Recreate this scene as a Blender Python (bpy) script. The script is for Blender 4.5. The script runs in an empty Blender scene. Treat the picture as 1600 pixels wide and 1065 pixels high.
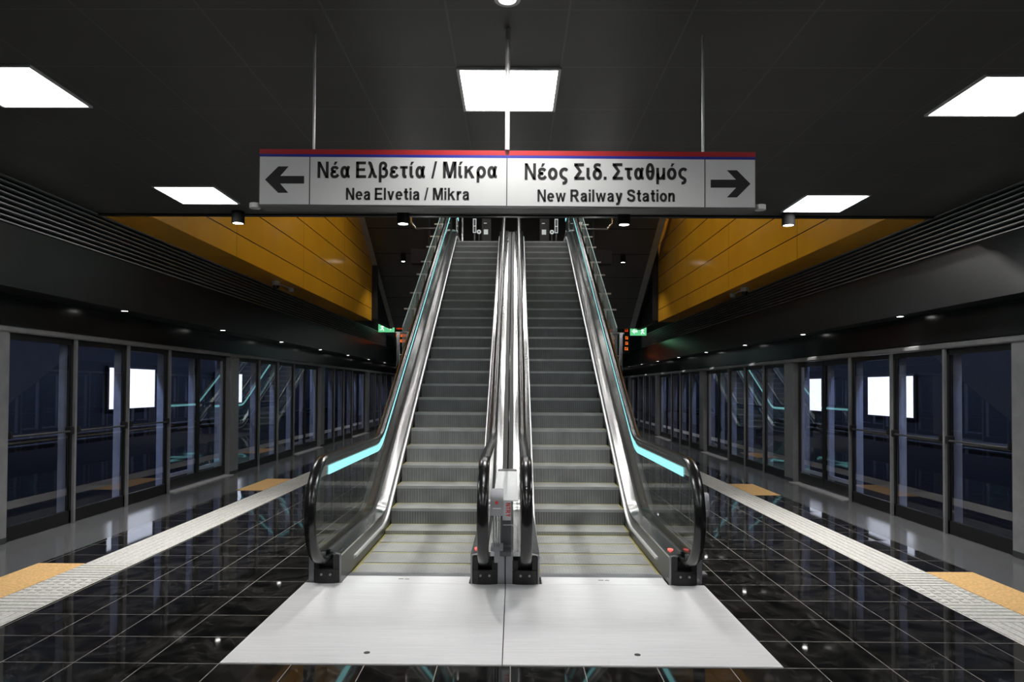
import bpy, bmesh, math, random
from mathutils import Vector, Matrix

random.seed(7)
S = bpy.context.scene
COL = S.collection

# ------------------------------------------------------------------ camera
yaw, pitch, roll = 0.00704, 0.01906, 0.00534
F_PX, OFF_X, OFF_Y = 1076.5, -5.47, 52.89
fw = Vector((-math.sin(yaw) * math.cos(pitch), math.cos(yaw) * math.cos(pitch), math.sin(pitch)))
rt = Vector((math.cos(yaw), math.sin(yaw), 0))
up = rt.cross(fw)
r2 = math.cos(roll) * rt + math.sin(roll) * up
u2 = -math.sin(roll) * rt + math.cos(roll) * up
cd = bpy.data.cameras.new('camera')
cam = bpy.data.objects.new('camera', cd)
COL.objects.link(cam)
cam.matrix_world = Matrix(((r2.x, u2.x, -fw.x, 0), (r2.y, u2.y, -fw.y, 0), (r2.z, u2.z, -fw.z, 1.52), (0, 0, 0, 1)))
cd.sensor_width = 36
cd.lens = 36 * F_PX / 1600
cd.shift_x = -OFF_X / 1600
cd.shift_y = OFF_Y / 1600
cd.clip_start = 0.05
cd.clip_end = 300
S.camera = cam

# ------------------------------------------------------------------ world, exposure
w = bpy.data.worlds.new('world')
S.world = w
w.use_nodes = True
w.node_tree.nodes['Background'].inputs[0].default_value = (0.5, 0.55, 0.6, 1)
w.node_tree.nodes['Background'].inputs[1].default_value = 0.004
S.view_settings.view_transform = 'Standard'
S.view_settings.look = 'None'
S.view_settings.gamma = 1
S.view_settings.use_curve_mapping = False
S.view_settings.exposure = 0.0
S.cycles.max_bounces = 10
S.cycles.transparent_max_bounces = 24
S.cycles.glossy_bounces = 5
S.cycles.diffuse_bounces = 4
S.cycles.sample_clamp_indirect = 4
S.cycles.caustics_reflective = True
S.cycles.caustics_refractive = False
S.cycles.blur_glossy = 0.6
S.cycles.use_denoising = True

PANEL_L = 22.0       # ceiling light panel radiance
SPOT_W = 24.0         # fascia spot watts
CYL_W = 190.0         # cylinder downlight watts
RING_W = 70.0        # downlight over the sign
HALL_L = 26.0        # upper hall panels
TUNNEL_L = 14.0       # tunnel tube radiance

# ------------------------------------------------------------------ materials
MATS = {}


def nodes_of(name):
    m = bpy.data.materials.new(name)
    m.use_nodes = True
    nt = m.node_tree
    b = nt.nodes['Principled BSDF']
    MATS[name] = m
    return m, nt, b


def mth(nt, op, a, b=None, c=None):
    n = nt.nodes.new('ShaderNodeMath')
    n.operation = op
    for i, v in enumerate((a, b, c)):
        if v is None:
            continue
        if isinstance(v, (int, float)):
            n.inputs[i].default_value = v
        else:
            nt.links.new(v, n.inputs[i])
    return n.outputs[0]


def coords(nt, kind='Object'):
    n = nt.nodes.new('ShaderNodeTexCoord')
    s = nt.nodes.new('ShaderNodeSeparateXYZ')
    nt.links.new(n.outputs[kind], s.inputs[0])
    return n.outputs[kind], s.outputs[0], s.outputs[1], s.outputs[2]


def noise(nt, vec, scale, detail=3, rough=0.5, dist=0.0, stretch=None):
    if stretch:
        mp = nt.nodes.new('ShaderNodeMapping')
        mp.inputs['Scale'].default_value = stretch
        nt.links.new(vec, mp.inputs[0])
        vec = mp.outputs[0]
    n = nt.nodes.new('ShaderNodeTexNoise')
    n.inputs['Scale'].default_value = scale
    n.inputs['Detail'].default_value = detail
    n.inputs['Roughness'].default_value = rough
    n.inputs['Distortion'].default_value = dist
    nt.links.new(vec, n.inputs['Vector'])
    return n.outputs[0]


def ramp(nt, fac, stops):
    r = nt.nodes.new('ShaderNodeValToRGB')
    e = r.color_ramp.elements
    while len(e) < len(stops):
        e.new(0.5)
    for i, (p, c) in enumerate(stops):
        e[i].position = p
        e[i].color = (c[0], c[1], c[2], 1) if not isinstance(c, (int, float)) else (c, c, c, 1)
    nt.links.new(fac, r.inputs[0])
    return r.outputs[0]


def mixc(nt, fac, a, b):
    n = nt.nodes.new('ShaderNodeMix')
    n.data_type = 'RGBA'
    for s, v in ((0, fac), (6, a), (7, b)):
        if isinstance(v, (int, float)):
            n.inputs[s].default_value = v
        elif isinstance(v, tuple):
            n.inputs[s].default_value = (v[0], v[1], v[2], 1)
        else:
            nt.links.new(v, n.inputs[s])
    return n.outputs[2]


def bump(nt, b, h, strength, dist=0.01):
    n = nt.nodes.new('ShaderNodeBump')
    n.inputs['Strength'].default_value = strength
    n.inputs['Distance'].default_value = dist
    nt.links.new(h, n.inputs['Height'])
    nt.links.new(n.outputs[0], b.inputs['Normal'])


def line_mask(nt, x, pitch_, off, width):
    """1 on a joint line every pitch_ metres, else 0"""
    t = mth(nt, 'FRACT', mth(nt, 'ADD', mth(nt, 'DIVIDE', mth(nt, 'SUBTRACT', x, off), pitch_), 0.5))
    d = mth(nt, 'MULTIPLY', mth(nt, 'ABSOLUTE', mth(nt, 'SUBTRACT', t, 0.5)), pitch_)
    return mth(nt, 'LESS_THAN', d, width / 2)


def plain(name, color, rough=0.5, metal=0.0, var=0.12, scale=6.0, spec=0.5, stretch=None, bumpy=0.0):
    m, nt, b = nodes_of(name)
    v, x, y, z = coords(nt)
    n = noise(nt, v, scale, 4, 0.55, 0, stretch)
    lo = tuple(c * (1 - var) for c in color)
    hi = tuple(min(1, c * (1 + var)) for c in color)
    nt.links.new(ramp(nt, n, [(0.3, lo), (0.7, hi)]), b.inputs['Base Color'])
    nt.links.new(mth(nt, 'MULTIPLY_ADD', n, rough * 0.4, rough * 0.8), b.inputs['Roughness'])
    b.inputs['Metallic'].default_value = metal
    b.inputs['Specular IOR Level'].default_value = spec
    if bumpy:
        bump(nt, b, n, bumpy)
    return m


def glow(name, color, strength):
    m, nt, b = nodes_of(name)
    b.inputs['Base Color'].default_value = (*[c * 0.8 for c in color], 1)
    b.inputs['Emission Color'].default_value = (*color, 1)
    b.inputs['Emission Strength'].default_value = strength
    b.inputs['Roughness'].default_value = 0.5
    return m


def clear_glass(name, tint, ior=1.5, gain=1.0):
    m = bpy.data.materials.new(name)
    m.use_nodes = True
    nt = m.node_tree
    nt.nodes.clear()
    out = nt.nodes.new('ShaderNodeOutputMaterial')
    tr = nt.nodes.new('ShaderNodeBsdfTransparent')
    tr.inputs[0].default_value = (*tint, 1)
    gl = nt.nodes.new('ShaderNodeBsdfGlossy')
    gl.inputs['Roughness'].default_value = 0.0
    gl.inputs['Color'].default_value = (1, 1, 1, 1)
    fr = nt.nodes.new('ShaderNodeFresnel')
    fr.inputs[0].default_value = ior
    ge = nt.nodes.new('ShaderNodeNewGeometry')
    front = mth(nt, 'SUBTRACT', 1.0, ge.outputs['Backfacing'])
    f = mth(nt, 'MULTIPLY', mth(nt, 'MULTIPLY', fr.outputs[0], front), gain)
    f = mth(nt, 'MINIMUM', f, 1.0)
    mx = nt.nodes.new('ShaderNodeMixShader')
    nt.links.new(f, mx.inputs[0])
    nt.links.new(tr.outputs[0], mx.inputs[1])
    nt.links.new(gl.outputs[0], mx.inputs[2])
    nt.links.new(mx.outputs[0], out.inputs[0])
    MATS[name] = m
    return m


def brushed(name, color, rough, stretch, aniso_bump=0.02):
    m, nt, b = nodes_of(name)
    v, x, y, z = coords(nt)
    n = noise(nt, v, 30, 4, 0.6, 0, stretch)
    n2 = noise(nt, v, 1.3, 3, 0.5)
    nt.links.new(ramp(nt, n, [(0.25, tuple(c * 0.86 for c in color)), (0.75, color)]), b.inputs['Base Color'])
    nt.links.new(mth(nt, 'ADD', mth(nt, 'MULTIPLY', n2, rough * 0.2), rough * 0.8), b.inputs['Roughness'])
    b.inputs['Metallic'].default_value = 1
    b.inputs['Anisotropic'].default_value = 0.5
    return m


# --- floor tile
def floor_mat(name, offx):
    m, nt, b = nodes_of(name)
    v, x, y, z = coords(nt)
    g = mth(nt, 'MAXIMUM', line_mask(nt, x, 0.4, offx, 0.0045), line_mask(nt, y, 0.4, 0.2, 0.0045))
    vein = noise(nt, v, 2.2, 8, 0.62, 1.6)
    vv = mth(nt, 'ABSOLUTE', mth(nt, 'SUBTRACT', vein, 0.5))
    base = ramp(nt, vv, [(0.0, (0.05, 0.048, 0.046)), (0.012, (0.016, 0.0155, 0.015)), (0.10, (0.006, 0.006, 0.006))])
    cloud = ramp(nt, noise(nt, v, 5, 5, 0.6, 0.5), [(0.45, (0, 0, 0)), (0.8, (0.014, 0.0135, 0.013))])
    add = nt.nodes.new('ShaderNodeMix')
    add.data_type = 'RGBA'
    add.blend_type = 'ADD'
    add.inputs[0].default_value = 1
    nt.links.new(base, add.inputs[6])
    nt.links.new(cloud, add.inputs[7])
    nt.links.new(mixc(nt, g, add.outputs[2], (0.30, 0.28, 0.25)), b.inputs['Base Color'])
    nt.links.new(mth(nt, 'MULTIPLY_ADD', g, 0.5, 0.035), b.inputs['Roughness'])
    # every tile lies very slightly out of true
    fx = mth(nt, 'FLOOR', mth(nt, 'DIVIDE', mth(nt, 'SUBTRACT', x, offx), 0.4))
    fy = mth(nt, 'FLOOR', mth(nt, 'DIVIDE', mth(nt, 'SUBTRACT', y, 0.2), 0.4))
    wn = nt.nodes.new('ShaderNodeTexWhiteNoise')
    cb = nt.nodes.new('ShaderNodeCombineXYZ')
    nt.links.new(fx, cb.inputs[0])
    nt.links.new(fy, cb.inputs[1])
    nt.links.new(cb.outputs[0], wn.inputs['Vector'])
    sub = nt.nodes.new('ShaderNodeVectorMath')
    sub.operation = 'SUBTRACT'
    nt.links.new(wn.outputs['Color'], sub.inputs[0])
    sub.inputs[1].default_value = (0.5, 0.5, 0.5)
    sc = nt.nodes.new('ShaderNodeVectorMath')
    sc.operation = 'MULTIPLY'
    nt.links.new(sub.outputs[0], sc.inputs[0])
    sc.inputs[1].default_value = (0.008, 0.008, 0)
    ge = nt.nodes.new('ShaderNodeNewGeometry')
    ad = nt.nodes.new('ShaderNodeVectorMath')
    ad.operation = 'ADD'
    nt.links.new(ge.outputs['Normal'], ad.inputs[0])
    nt.links.new(sc.outputs[0], ad.inputs[1])
    nm = nt.nodes.new('ShaderNodeVectorMath')
    nm.operation = 'NORMALIZE'
    nt.links.new(ad.outputs[0], nm.inputs[0])
    nt.links.new(nm.outputs[0], b.inputs['Normal'])
    return m


floor_mat('black_tile_a', -0.008)
floor_mat('black_tile_b', 0.067)


def panel_grid(name, color, rough, joints, lines=(0.05, 0.05, 0.05), metal=0.0, var=0.15, spec=0.5):
    """joints: list of (axis, pitch, offset, width)"""
    m, nt, b = nodes_of(name)
    v, x, y, z = coords(nt)
    ax = {'x': x, 'y': y, 'z': z}
    g = None
    for a, p, o, wd in joints:
        k = line_mask(nt, ax[a], p, o, wd)
        g = k if g is None else mth(nt, 'MAXIMUM', g, k)
    n = noise(nt, v, 1.5, 4, 0.5)
    base = ramp(nt, n, [(0.3, tuple(c * (1 - var) for c in color)), (0.7, tuple(c * (1 + var) for c in color))])
    nt.links.new(mixc(nt, g, base, lines), b.inputs['Base Color'])
    b.inputs['Roughness'].default_value = rough
    b.inputs['Metallic'].default_value = metal
    b.inputs['Specular IOR Level'].default_value = spec
    inv = mth(nt, 'SUBTRACT', 1.0, g)
    bump(nt, b, inv, 0.25, 0.004)
    return m


panel_grid('ceiling_panel', (0.058, 0.058, 0.054), 0.40, [('x', 0.6, -0.336, 0.010), ('y', 0.6, 3.92, 0.010)], (0.10, 0.10, 0.095))
panel_grid('orange_panel', (0.78, 0.37, 0.018), 0.16, [('z', 0.45, 3.69, 0.016), ('y', 3.1, 9.7, 0.008)], (0.10, 0.035, 0.004), 0, 0.05, 0.5)
panel_grid('orange_soffit', (0.70, 0.33, 0.018), 0.25, [('y', 3.1, 9.7, 0.008)], (0.10, 0.035, 0.004), 0, 0.05, 0.5)
panel_grid('black_panel', (0.012, 0.0125, 0.0135), 0.28, [('y', 2.75, 9.4, 0.012)], (0.002, 0.002, 0.002), 0, 0.1, 0.5)
panel_grid('header_panel', (0.016, 0.017, 0.019), 0.2, [('y', 1.4, 9.4, 0.01)], (0.002, 0.002, 0.002), 0, 0.1, 0.5)
panel_grid('raked_panel', (0.085, 0.083, 0.080), 0.3, [('z', 0.48, 3.7, 0.018)], (0.004, 0.004, 0.004), 0, 0.12, 0.5)
plain('black_wall', (0.008, 0.008, 0.009), 0.6)
plain('dark_hall', (0.02, 0.019, 0.018), 0.5)
plain('tunnel_concrete', (0.018, 0.0195, 0.023), 0.75, 0, 0.35, 0.8)
plain('track_bed', (0.014, 0.014, 0.015), 0.9, 0, 0.3, 3)
plain('grey_stone', (0.135, 0.138, 0.142), 0.15, 0, 0.05, 2.0)
plain('tactile_stone', (0.72, 0.71, 0.68), 0.6, 0, 0.18, 40, 0.4, None, 0.1)
plain('orange_stone', (0.85, 0.52, 0.22), 0.7, 0, 0.22, 45, 0.3, None, 0.1)
plain('threshold_metal', (0.62, 0.62, 0.62), 0.45, 0.6)
plain('dark_steel', (0.10, 0.103, 0.108), 0.38, 0.7)
plain('grey_frame', (0.34, 0.345, 0.355), 0.35, 0.55)
plain('slat_grey', (0.42, 0.42, 0.42), 0.4, 0.2)
plain('beam_grey', (0.55, 0.55, 0.53), 0.5)
plain('satin_grey', (0.42, 0.42, 0.44), 0.42, 0.4)
plain('pale_frame', (0.66, 0.67, 0.70), 0.4, 0.1)
plain('black_frame', (0.006, 0.006, 0.007), 0.4)
plain('matte_black', (0.008, 0.008, 0.008), 0.7, 0, 0.1, 6, 0.15)
plain('black_rubber', (0.010, 0.010, 0.010), 0.22, 0, 0.1, 6, 0.6)
plain('black_plastic', (0.012, 0.012, 0.012), 0.5)
plain('steel_side', (0.34, 0.35, 0.37), 0.34, 0.8)
plain('skirt_metal', (0.13, 0.13, 0.125), 0.36, 0.8)
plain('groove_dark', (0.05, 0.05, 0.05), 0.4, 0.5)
plain('white_lamp_trim', (0.75, 0.75, 0.74), 0.4)
plain('sign_white', (0.74, 0.75, 0.74), 0.38, 0, 0.02)
plain('sign_black', (0.006, 0.006, 0.006), 0.5)
plain('sign_red', (0.46, 0.014, 0.018), 0.4, 0, 0.03)
plain('sign_blue', (0.012, 0.022, 0.30), 0.4, 0, 0.03)
plain('sign_edge', (0.12, 0.12, 0.12), 0.4, 0.3)
plain('rod_metal', (0.78, 0.78, 0.78), 0.35, 0.1)
plain('yellow_paint', (0.46, 0.41, 0.13), 0.55)
plain('pale_metal', (0.42, 0.43, 0.43), 0.4, 0.6)
plain('frosted_white', (0.85, 0.85, 0.86), 0.35, 0, 0.03)
plain('red_ink', (0.7, 0.05, 0.04), 0.5)
plain('yellow_ink', (0.8, 0.65, 0.08), 0.5)
plain('white_paint', (0.8, 0.8, 0.8), 0.4)
plain('glass_edge', (0.50, 0.78, 0.76), 0.25)
brushed('stainless', (0.72, 0.72, 0.72), 0.20, (60, 1, 60))
brushed('chrome', (0.80, 0.80, 0.80), 0.16, (60, 1, 60), 0.01)
plain('bright_aluminium', (0.92, 0.92, 0.93), 0.38, 0.75, 0.03)
brushed('post_chrome', (0.72, 0.72, 0.73), 0.18, (40, 40, 1), 0.01)
clear_glass('glass', (0.90, 0.95, 0.94), 1.45, 0.8)
clear_glass('screen_glass', (0.86, 0.88, 0.93), 1.52, 2.3)
def hazy_glass(name, color, cover):
    m = bpy.data.materials.new(name)
    m.use_nodes = True
    nt = m.node_tree
    b = nt.nodes['Principled BSDF']
    b.inputs['Base Color'].default_value = (*color, 1)
    b.inputs['Roughness'].default_value = 0.12
    b.inputs['Alpha'].default_value = cover
    MATS[name] = m


hazy_glass('guard_glass', (0.62, 0.70, 0.68), 0.36)
clear_glass('acrylic', (0.93, 0.94, 0.94), 1.5, 1.5)


def plate_mat():
    m, nt, b = nodes_of('plate_aluminium')
    v, x, y, z = coords(nt)
    n = noise(nt, v, 4, 8, 0.65, 0, (0.5, 12, 1))
    s = noise(nt, v, 3, 6, 0.6, 0.8)
    c = ramp(nt, n, [(0.25, (0.70, 0.70, 0.71)), (0.75, (0.85, 0.85, 0.86))])
    spots = ramp(nt, noise(nt, v, 9, 3, 0.5, 0.3), [(0.69, (0, 0, 0)), (0.78, (0.35, 0.35, 0.35))])
    nt.links.new(mixc(nt, spots, c, (0.5, 0.5, 0.5)), b.inputs['Base Color'])
    b.inputs['Metallic'].default_value = 0.25
    nt.links.new(mth(nt, 'MULTIPLY_ADD', s, 0.25, 0.38), b.inputs['Roughness'])
    bump(nt, b, n, 0.04, 0.004)


plate_mat()


def step_mat(name, c0, c1, rough, band):
    m, nt, b = nodes_of(name)
    v, x, y, z = coords(nt)
    t = mth(nt, 'FRACT', mth(nt, 'DIVIDE', x, 0.0092))
    g = mth(nt, 'GREATER_THAN', t, 0.45)
    n = noise(nt, v, 3.0, 5, 0.6, 0.4)
    base = mixc(nt, g, c0, c1)
    # broader darker stripes stand in for the moire of the fine cleats
    t2 = mth(nt, 'PINGPONG', mth(nt, 'DIVIDE', x, 0.0138), 1.0)
    broad_stripe = mth(nt, 'SUBTRACT', 1.0, mth(nt, 'MULTIPLY', mth(nt, 'GREATER_THAN', t2, 0.55), band))
    wm = nt.nodes.new('ShaderNodeMix')
    wm.data_type = 'RGBA'
    wm.blend_type = 'MULTIPLY'
    wm.inputs[0].default_value = 1
    nt.links.new(base, wm.inputs[6])
    nt.links.new(broad_stripe, wm.inputs[7])
    base = wm.outputs[2]
    k = nt.nodes.new('ShaderNodeMix')
    k.data_type = 'RGBA'
    k.blend_type = 'MULTIPLY'
    k.inputs[0].default_value = 1
    nt.links.new(base, k.inputs[6])
    nt.links.new(ramp(nt, n, [(0.25, 0.7), (0.75, 1.0)]), k.inputs[7])
    nt.links.new(k.outputs[2], b.inputs['Base Color'])
    b.inputs['Roughness'].default_value = rough
    b.inputs['Metallic'].default_value = 0.35
    tri = mth(nt, 'PINGPONG', mth(nt, 'DIVIDE', x, 0.0046), 1.0)
    bump(nt, b, tri, 0.5, 0.003)


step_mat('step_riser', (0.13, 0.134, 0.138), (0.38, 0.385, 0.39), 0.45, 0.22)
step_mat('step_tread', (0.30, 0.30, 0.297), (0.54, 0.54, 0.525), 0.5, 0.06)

glow('panel_glow', (1.0, 1.0, 1.0), PANEL_L)
glow('hall_glow', (1.0, 0.98, 0.95), HALL_L)
glow('lens_glow', (1.0, 0.98, 0.94), 14)
glow('cyan_glow', (0.32, 0.86, 0.90), 0.88)
glow('box_glow', (0.97, 0.98, 1.0), 1.8)
glow('tube_glow', (0.45, 0.58, 1.0), TUNNEL_L * 10)
glow('exit_green', (0.14, 0.62, 0.28), 1.0)
glow('exit_white', (0.8, 1.0, 0.88), 0.95)
glow('led_orange', (1.0, 0.25, 0.04), 0.8)
glow('led_red', (0.9, 0.10, 0.02), 0.35)
glow('red_lamp', (1.0, 0.12, 0.10), 0.95)
glow('hall_pale_glow', (0.75, 0.8, 0.8), 0.4)  # also gives the notice frames and discs a glow of their own


# ------------------------------------------------------------------ mesh building
class MB:
    def __init__(self):
        self.v, self.f, self.mi = [], [], []

    def add(self, vs, fs, mi=0):
        o = len(self.v)
        self.v += [tuple(p) for p in vs]
        self.f += [tuple(i + o for i in q) for q in fs]
        self.mi += [mi] * len(fs)
        return self

    def box(self, x0, x1, y0, y1, z0, z1, mi=0):
        x0, x1 = min(x0, x1), max(x0, x1)
        y0, y1 = min(y0, y1), max(y0, y1)
        z0, z1 = min(z0, z1), max(z0, z1)
        vs = [(x0, y0, z0), (x1, y0, z0), (x1, y1, z0), (x0, y1, z0), (x0, y0, z1), (x1, y0, z1), (x1, y1, z1), (x0, y1, z1)]
        return self.add(vs, [(3, 2, 1, 0), (4, 5, 6, 7), (0, 1, 5, 4), (1, 2, 6, 5), (2, 3, 7, 6), (3, 0, 4, 7)], mi)

    def extrude(self, poly, axis, a, b, mi=0):
        """poly of 2-tuples in the other two axes (order: yz for x, xz for y, xy for z)"""
        n = len(poly)

        def mk(p, t):
            return (t, p[0], p[1]) if axis == 'x' else (p[0], t, p[1]) if axis == 'y' else (p[0], p[1], t)
        vs = [mk(p, a) for p in poly] + [mk(p, b) for p in poly]
        fs = [tuple(range(n - 1, -1, -1)), tuple(range(n, 2 * n))]
        fs += [(i, (i + 1) % n, (i + 1) % n + n, i + n) for i in range(n)]
        return self.add(vs, fs, mi)

    def strip_x(self, lower, upper, x0, x1, mi=0):
        """solid between two (y,z) polylines of equal length, thick from x0 to x1"""
        n = len(lower)
        vs = []
        for (l, u) in zip(lower, upper):
            vs += [(x0, *l), (x1, *l), (x1, *u), (x0, *u)]
        fs = []
        for i in range(n - 1):
            a, c = 4 * i, 4 * i + 4
            for k in range(4):
                k2 = (k + 1) % 4
                fs.append((a + k, a + k2, c + k2, c + k))
        fs.append((3, 2, 1, 0))
        e = 4 * (n - 1)
        fs.append((e, e + 1, e + 2, e + 3))
        return self.add(vs, fs, mi)

    def sweep(self, pts, prof, mi=0, closed=False):
        """sweep a closed (x, n) profile along (y, z) points; x is world x, n is along the path normal"""
        m = len(prof)
        vs = []
        for i, p in enumerate(pts):
            a = pts[max(i - 1, 0)]
            c = pts[min(i + 1, len(pts) - 1)]
            ty, tz = c[0] - a[0], c[1] - a[1]
            L = math.hypot(ty, tz) or 1
            ny, nz = -tz / L, ty / L
            for (x, n) in prof:
                vs.append((x, p[0] + ny * n, p[1] + nz * n))
        fs = []
        for i in range(len(pts) - 1):
            for k in range(m):
                k2 = (k + 1) % m
                fs.append((i * m + k, i * m + k2, (i + 1) * m + k2, (i + 1) * m + k))
        fs.append(tuple(range(m - 1, -1, -1)))
        fs.append(tuple(range((len(pts) - 1) * m, len(pts) * m)))
        return self.add(vs, fs, mi)

    def cyl(self, p0, p1, r0, r1=None, seg=16, mi=0, cap=True):
        r1 = r0 if r1 is None else r1
        p0, p1 = Vector(p0), Vector(p1)
        d = (p1 - p0).normalized()
        a = d.orthogonal().normalized()
        b = d.cross(a)
        vs = []
        for p, r in ((p0, r0), (p1, r1)):
            for i in range(seg):
                t = 2 * math.pi * i / seg
                vs.append(p + (a * math.cos(t) + b * math.sin(t)) * r)
        fs = [(i, (i + 1) % seg, (i + 1) % seg + seg, i + seg) for i in range(seg)]
        if cap:
            fs += [tuple(range(seg - 1, -1, -1)), tuple(range(seg, 2 * seg))]
        return self.add(vs, fs, mi)

    def ring(self, c, r0, r1, z0, z1, seg=24, mi=0):
        vs = []
        for (r, z) in ((r0, z0), (r1, z0), (r1, z1), (r0, z1)):
            for i in range(seg):
                t = 2 * math.pi * i / seg
                vs.append((c[0] + r * math.cos(t), c[1] + r * math.sin(t), z))
        fs = []
        for k in range(4):
            k2 = (k + 1) % 4
            for i in range(seg):
                j = (i + 1) % seg
                fs.append((k * seg + i, k2 * seg + i, k2 * seg + j, k * seg + j))
        return self.add(vs, fs, mi)

    def dome(self, c, r, down=True, seg=16, rings=5, mi=0):
        vs, fs = [], []
        for k in range(rings + 1):
            t = math.pi / 2 * k / rings
            for i in range(seg):
                a = 2 * math.pi * i / seg
                vs.append((c[0] + r * math.cos(t) * math.cos(a), c[1] + r * math.cos(t) * math.sin(a), c[2] - r * math.sin(t) * (1 if down else -1)))
        for k in range(rings):
            for i in range(seg):
                j = (i + 1) % seg
                fs.append((k * seg + i, k * seg + j, (k + 1) * seg + j, (k + 1) * seg + i))
        fs.append(tuple(range(seg)))
        return self.add(vs, fs, mi)


ORG = {}


def part(name, mb, mats, parent=None, smooth=False, bevel=0.0, label=None):
    org = ORG.get(parent.name, Vector((0, 0, 0))) if parent else Vector((0, 0, 0))
    me = bpy.data.meshes.new(name)
    me.from_pydata([tuple(Vector(p) - org) for p in mb.v], [], mb.f)
    if isinstance(mats, str):
        mats = [mats]
    for k in mats:
        me.materials.append(MATS[k])
    me.polygons.foreach_set('material_index', mb.mi)
    bm = bmesh.new()
    bm.from_mesh(me)
    bmesh.ops.recalc_face_normals(bm, faces=bm.faces)
    if bevel:
        bmesh.ops.bevel(bm, geom=[e for e in bm.edges if e.is_manifold and e.calc_face_angle(0) > 0.6], offset=bevel, segments=2, affect='EDGES', clamp_overlap=True)
    bm.to_mesh(me)
    bm.free()
    if smooth:
        me.polygons.foreach_set('use_smooth', [True] * len(me.polygons))
        me.set_sharp_from_angle(angle=math.radians(38))
    me.update()
    o = bpy.data.objects.new(name, me)
    COL.objects.link(o)
    if parent:
        o.parent = parent
        ORG[o.name] = org
    else:
        ORG[o.name] = Vector((0, 0, 0))
    if label:
        o['label'] = label
    return o


def thing(name, label, cat, loc=(0, 0, 0), group=None):
    o = bpy.data.objects.new(name, None)
    o.empty_display_size = 0.1
    COL.objects.link(o)
    o.location = loc
    o['label'] = label
    o['category'] = cat
    if group:
        o['group'] = group
    ORG[o.name] = Vector(loc)
    return o


def tag(o, label, cat, group=None):
    o['label'] = label
    o['category'] = cat
    if group:
        o['group'] = group
    return o


def struct(name, mb, mats, **k):
    o = part(name, mb, mats, **k)
    o['kind'] = 'structure'
    return o


def spot_lamp(name, loc, watts, angle, parent, color=(1, 0.97, 0.92), target=None, radius=0.03, blend=0.6):
    ld = bpy.data.lights.new(name, 'SPOT')
    ld.energy = watts
    ld.spot_size = math.radians(angle)
    ld.spot_blend = blend
    ld.shadow_soft_size = radius
    ld.color = color
    o = bpy.data.objects.new(name, ld)
    COL.objects.link(o)
    if parent:
        o.parent = parent
        o.location = Vector(loc) - ORG[parent.name]
    else:
        o.location = loc
    if target is not None:
        o.rotation_euler = (Vector(target) - Vector(loc)).to_track_quat('-Z', 'Y').to_euler()
    return o


ORDN = ['first', 'second', 'third', 'fourth', 'fifth', 'sixth', 'seventh', 'eighth', 'ninth', 'tenth', 'eleventh', 'twelfth']

# ------------------------------------------------------------------ shell
YN, YF = -7.0, 46.0
XL, XR = -4.90, 4.628            # glass line of the platform screens
FL = MB().box(-3.23, -1.606, YN, YF, -0.2, 0)
struct('floor', FL, 'black_tile_a')
struct('floor', MB().box(1.484, 3.056, YN, YF, -0.2, 0), 'black_tile_b')
struct('floor', MB().box(-1.606, 1.484, YN, 3.80, -0.2, 0), 'black_tile_a')
struct('floor', MB().box(-1.606, 1.484, 5.66, YF, -0.5, -0.3).box(-1.606, 1.484, 10, YF, -0.3, 0), 'black_wall')
struct('floor', MB().box(-4.052, -3.649, YN, YF, -0.2, 0), 'black_tile_a')
struct('floor', MB().box(3.456, 3.846, YN, YF, -0.2, 0), 'black_tile_b')
struct('trim_1', MB().box(XL, -4.052, YN, YF, -0.2, 0), 'grey_stone')
struct('trim_2', MB().box(3.846, XR, YN, YF, -0.2, 0), 'grey_stone')


def tactile(name, x0, x1, crossings):
    """guidance strip: long ribs, with cross ribs and studs where the doors are"""
    mb = MB().box(x0, x1, YN, YF, -0.2, 0.0)
    wv = x1 - x0
    spans = []
    y = YN
    for a, b in crossings:
        spans.append((y, a))
        y = b
    spans.append((y, YF))
    for a, b in spans:
        for k in range(6):
            c = x0 + wv * (k + 0.5) / 6
            mb.box(c - wv * 0.058, c + wv * 0.058, a, b, 0, 0.006)
    for a, b in crossings:
        third = (b - a) / 3
        for (s, e, studs) in ((a, a + third, False), (a + third, b - third, True), (b - third, b, False)):
            n = 6
            for k in range(n):
                c = s + (e - s) * (k + 0.5) / n
                hw = (e - s) / n * 0.33
                if studs:
                    for j in range(5):
                        cx = x0 + wv * (j + 0.5) / 5
                        mb.box(cx - wv * 0.065, cx + wv * 0.065, c - hw, c + hw, 0, 0.006)
                else:
                    mb.box(x0 + 0.01, x1 - 0.01, c - hw, c + hw, 0, 0.006)
    return struct(name, mb, 'tactile_stone')


tactile('trim_3', -3.649, -3.23, [(4.62, 5.88), (10.1, 11.36), (15.7, 16.95), (21.3, 22.5), (26.9, 28.1)])
tactile('trim_4', 3.056, 3.456, [(4.56, 5.81), (9.9, 11.1), (15.3, 16.5), (20.6, 21.8), (25.9, 27.2)])

k = 0
for side, x0, x1, ys in (('left', -4.052, -3.649, [(4.62, 5.89), (10.09, 11.37), (15.7, 16.95)]), ('right', 3.456, 3.846, [(4.56, 5.81), (9.94, 11.1), (15.4, 16.6)])):
    for i, (a, b) in enumerate(ys):
        o = part('warning_tile', MB().box(x0 + 0.003, x1 - 0.003, a, b, 0.0, 0.004), 'orange_stone')
        where = ['nearest to the viewer', 'second from the viewer', 'farthest of its row'][i]
        tag(o, f'orange stone paving patch on the {side} platform edge, {where}', 'paving')

# ceiling slab over the near platform
CZ = 3.36
cm = MB()
cm.box(-4.46, 4.466, YN, 7.29, CZ, CZ + 0.35)
o = struct('ceiling', cm, 'ceiling_panel')
o = struct('trim_5', MB().box(-4.46, 4.466, 7.29, 7.36, CZ - 0.015, 4.9), 'black_panel')
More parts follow.
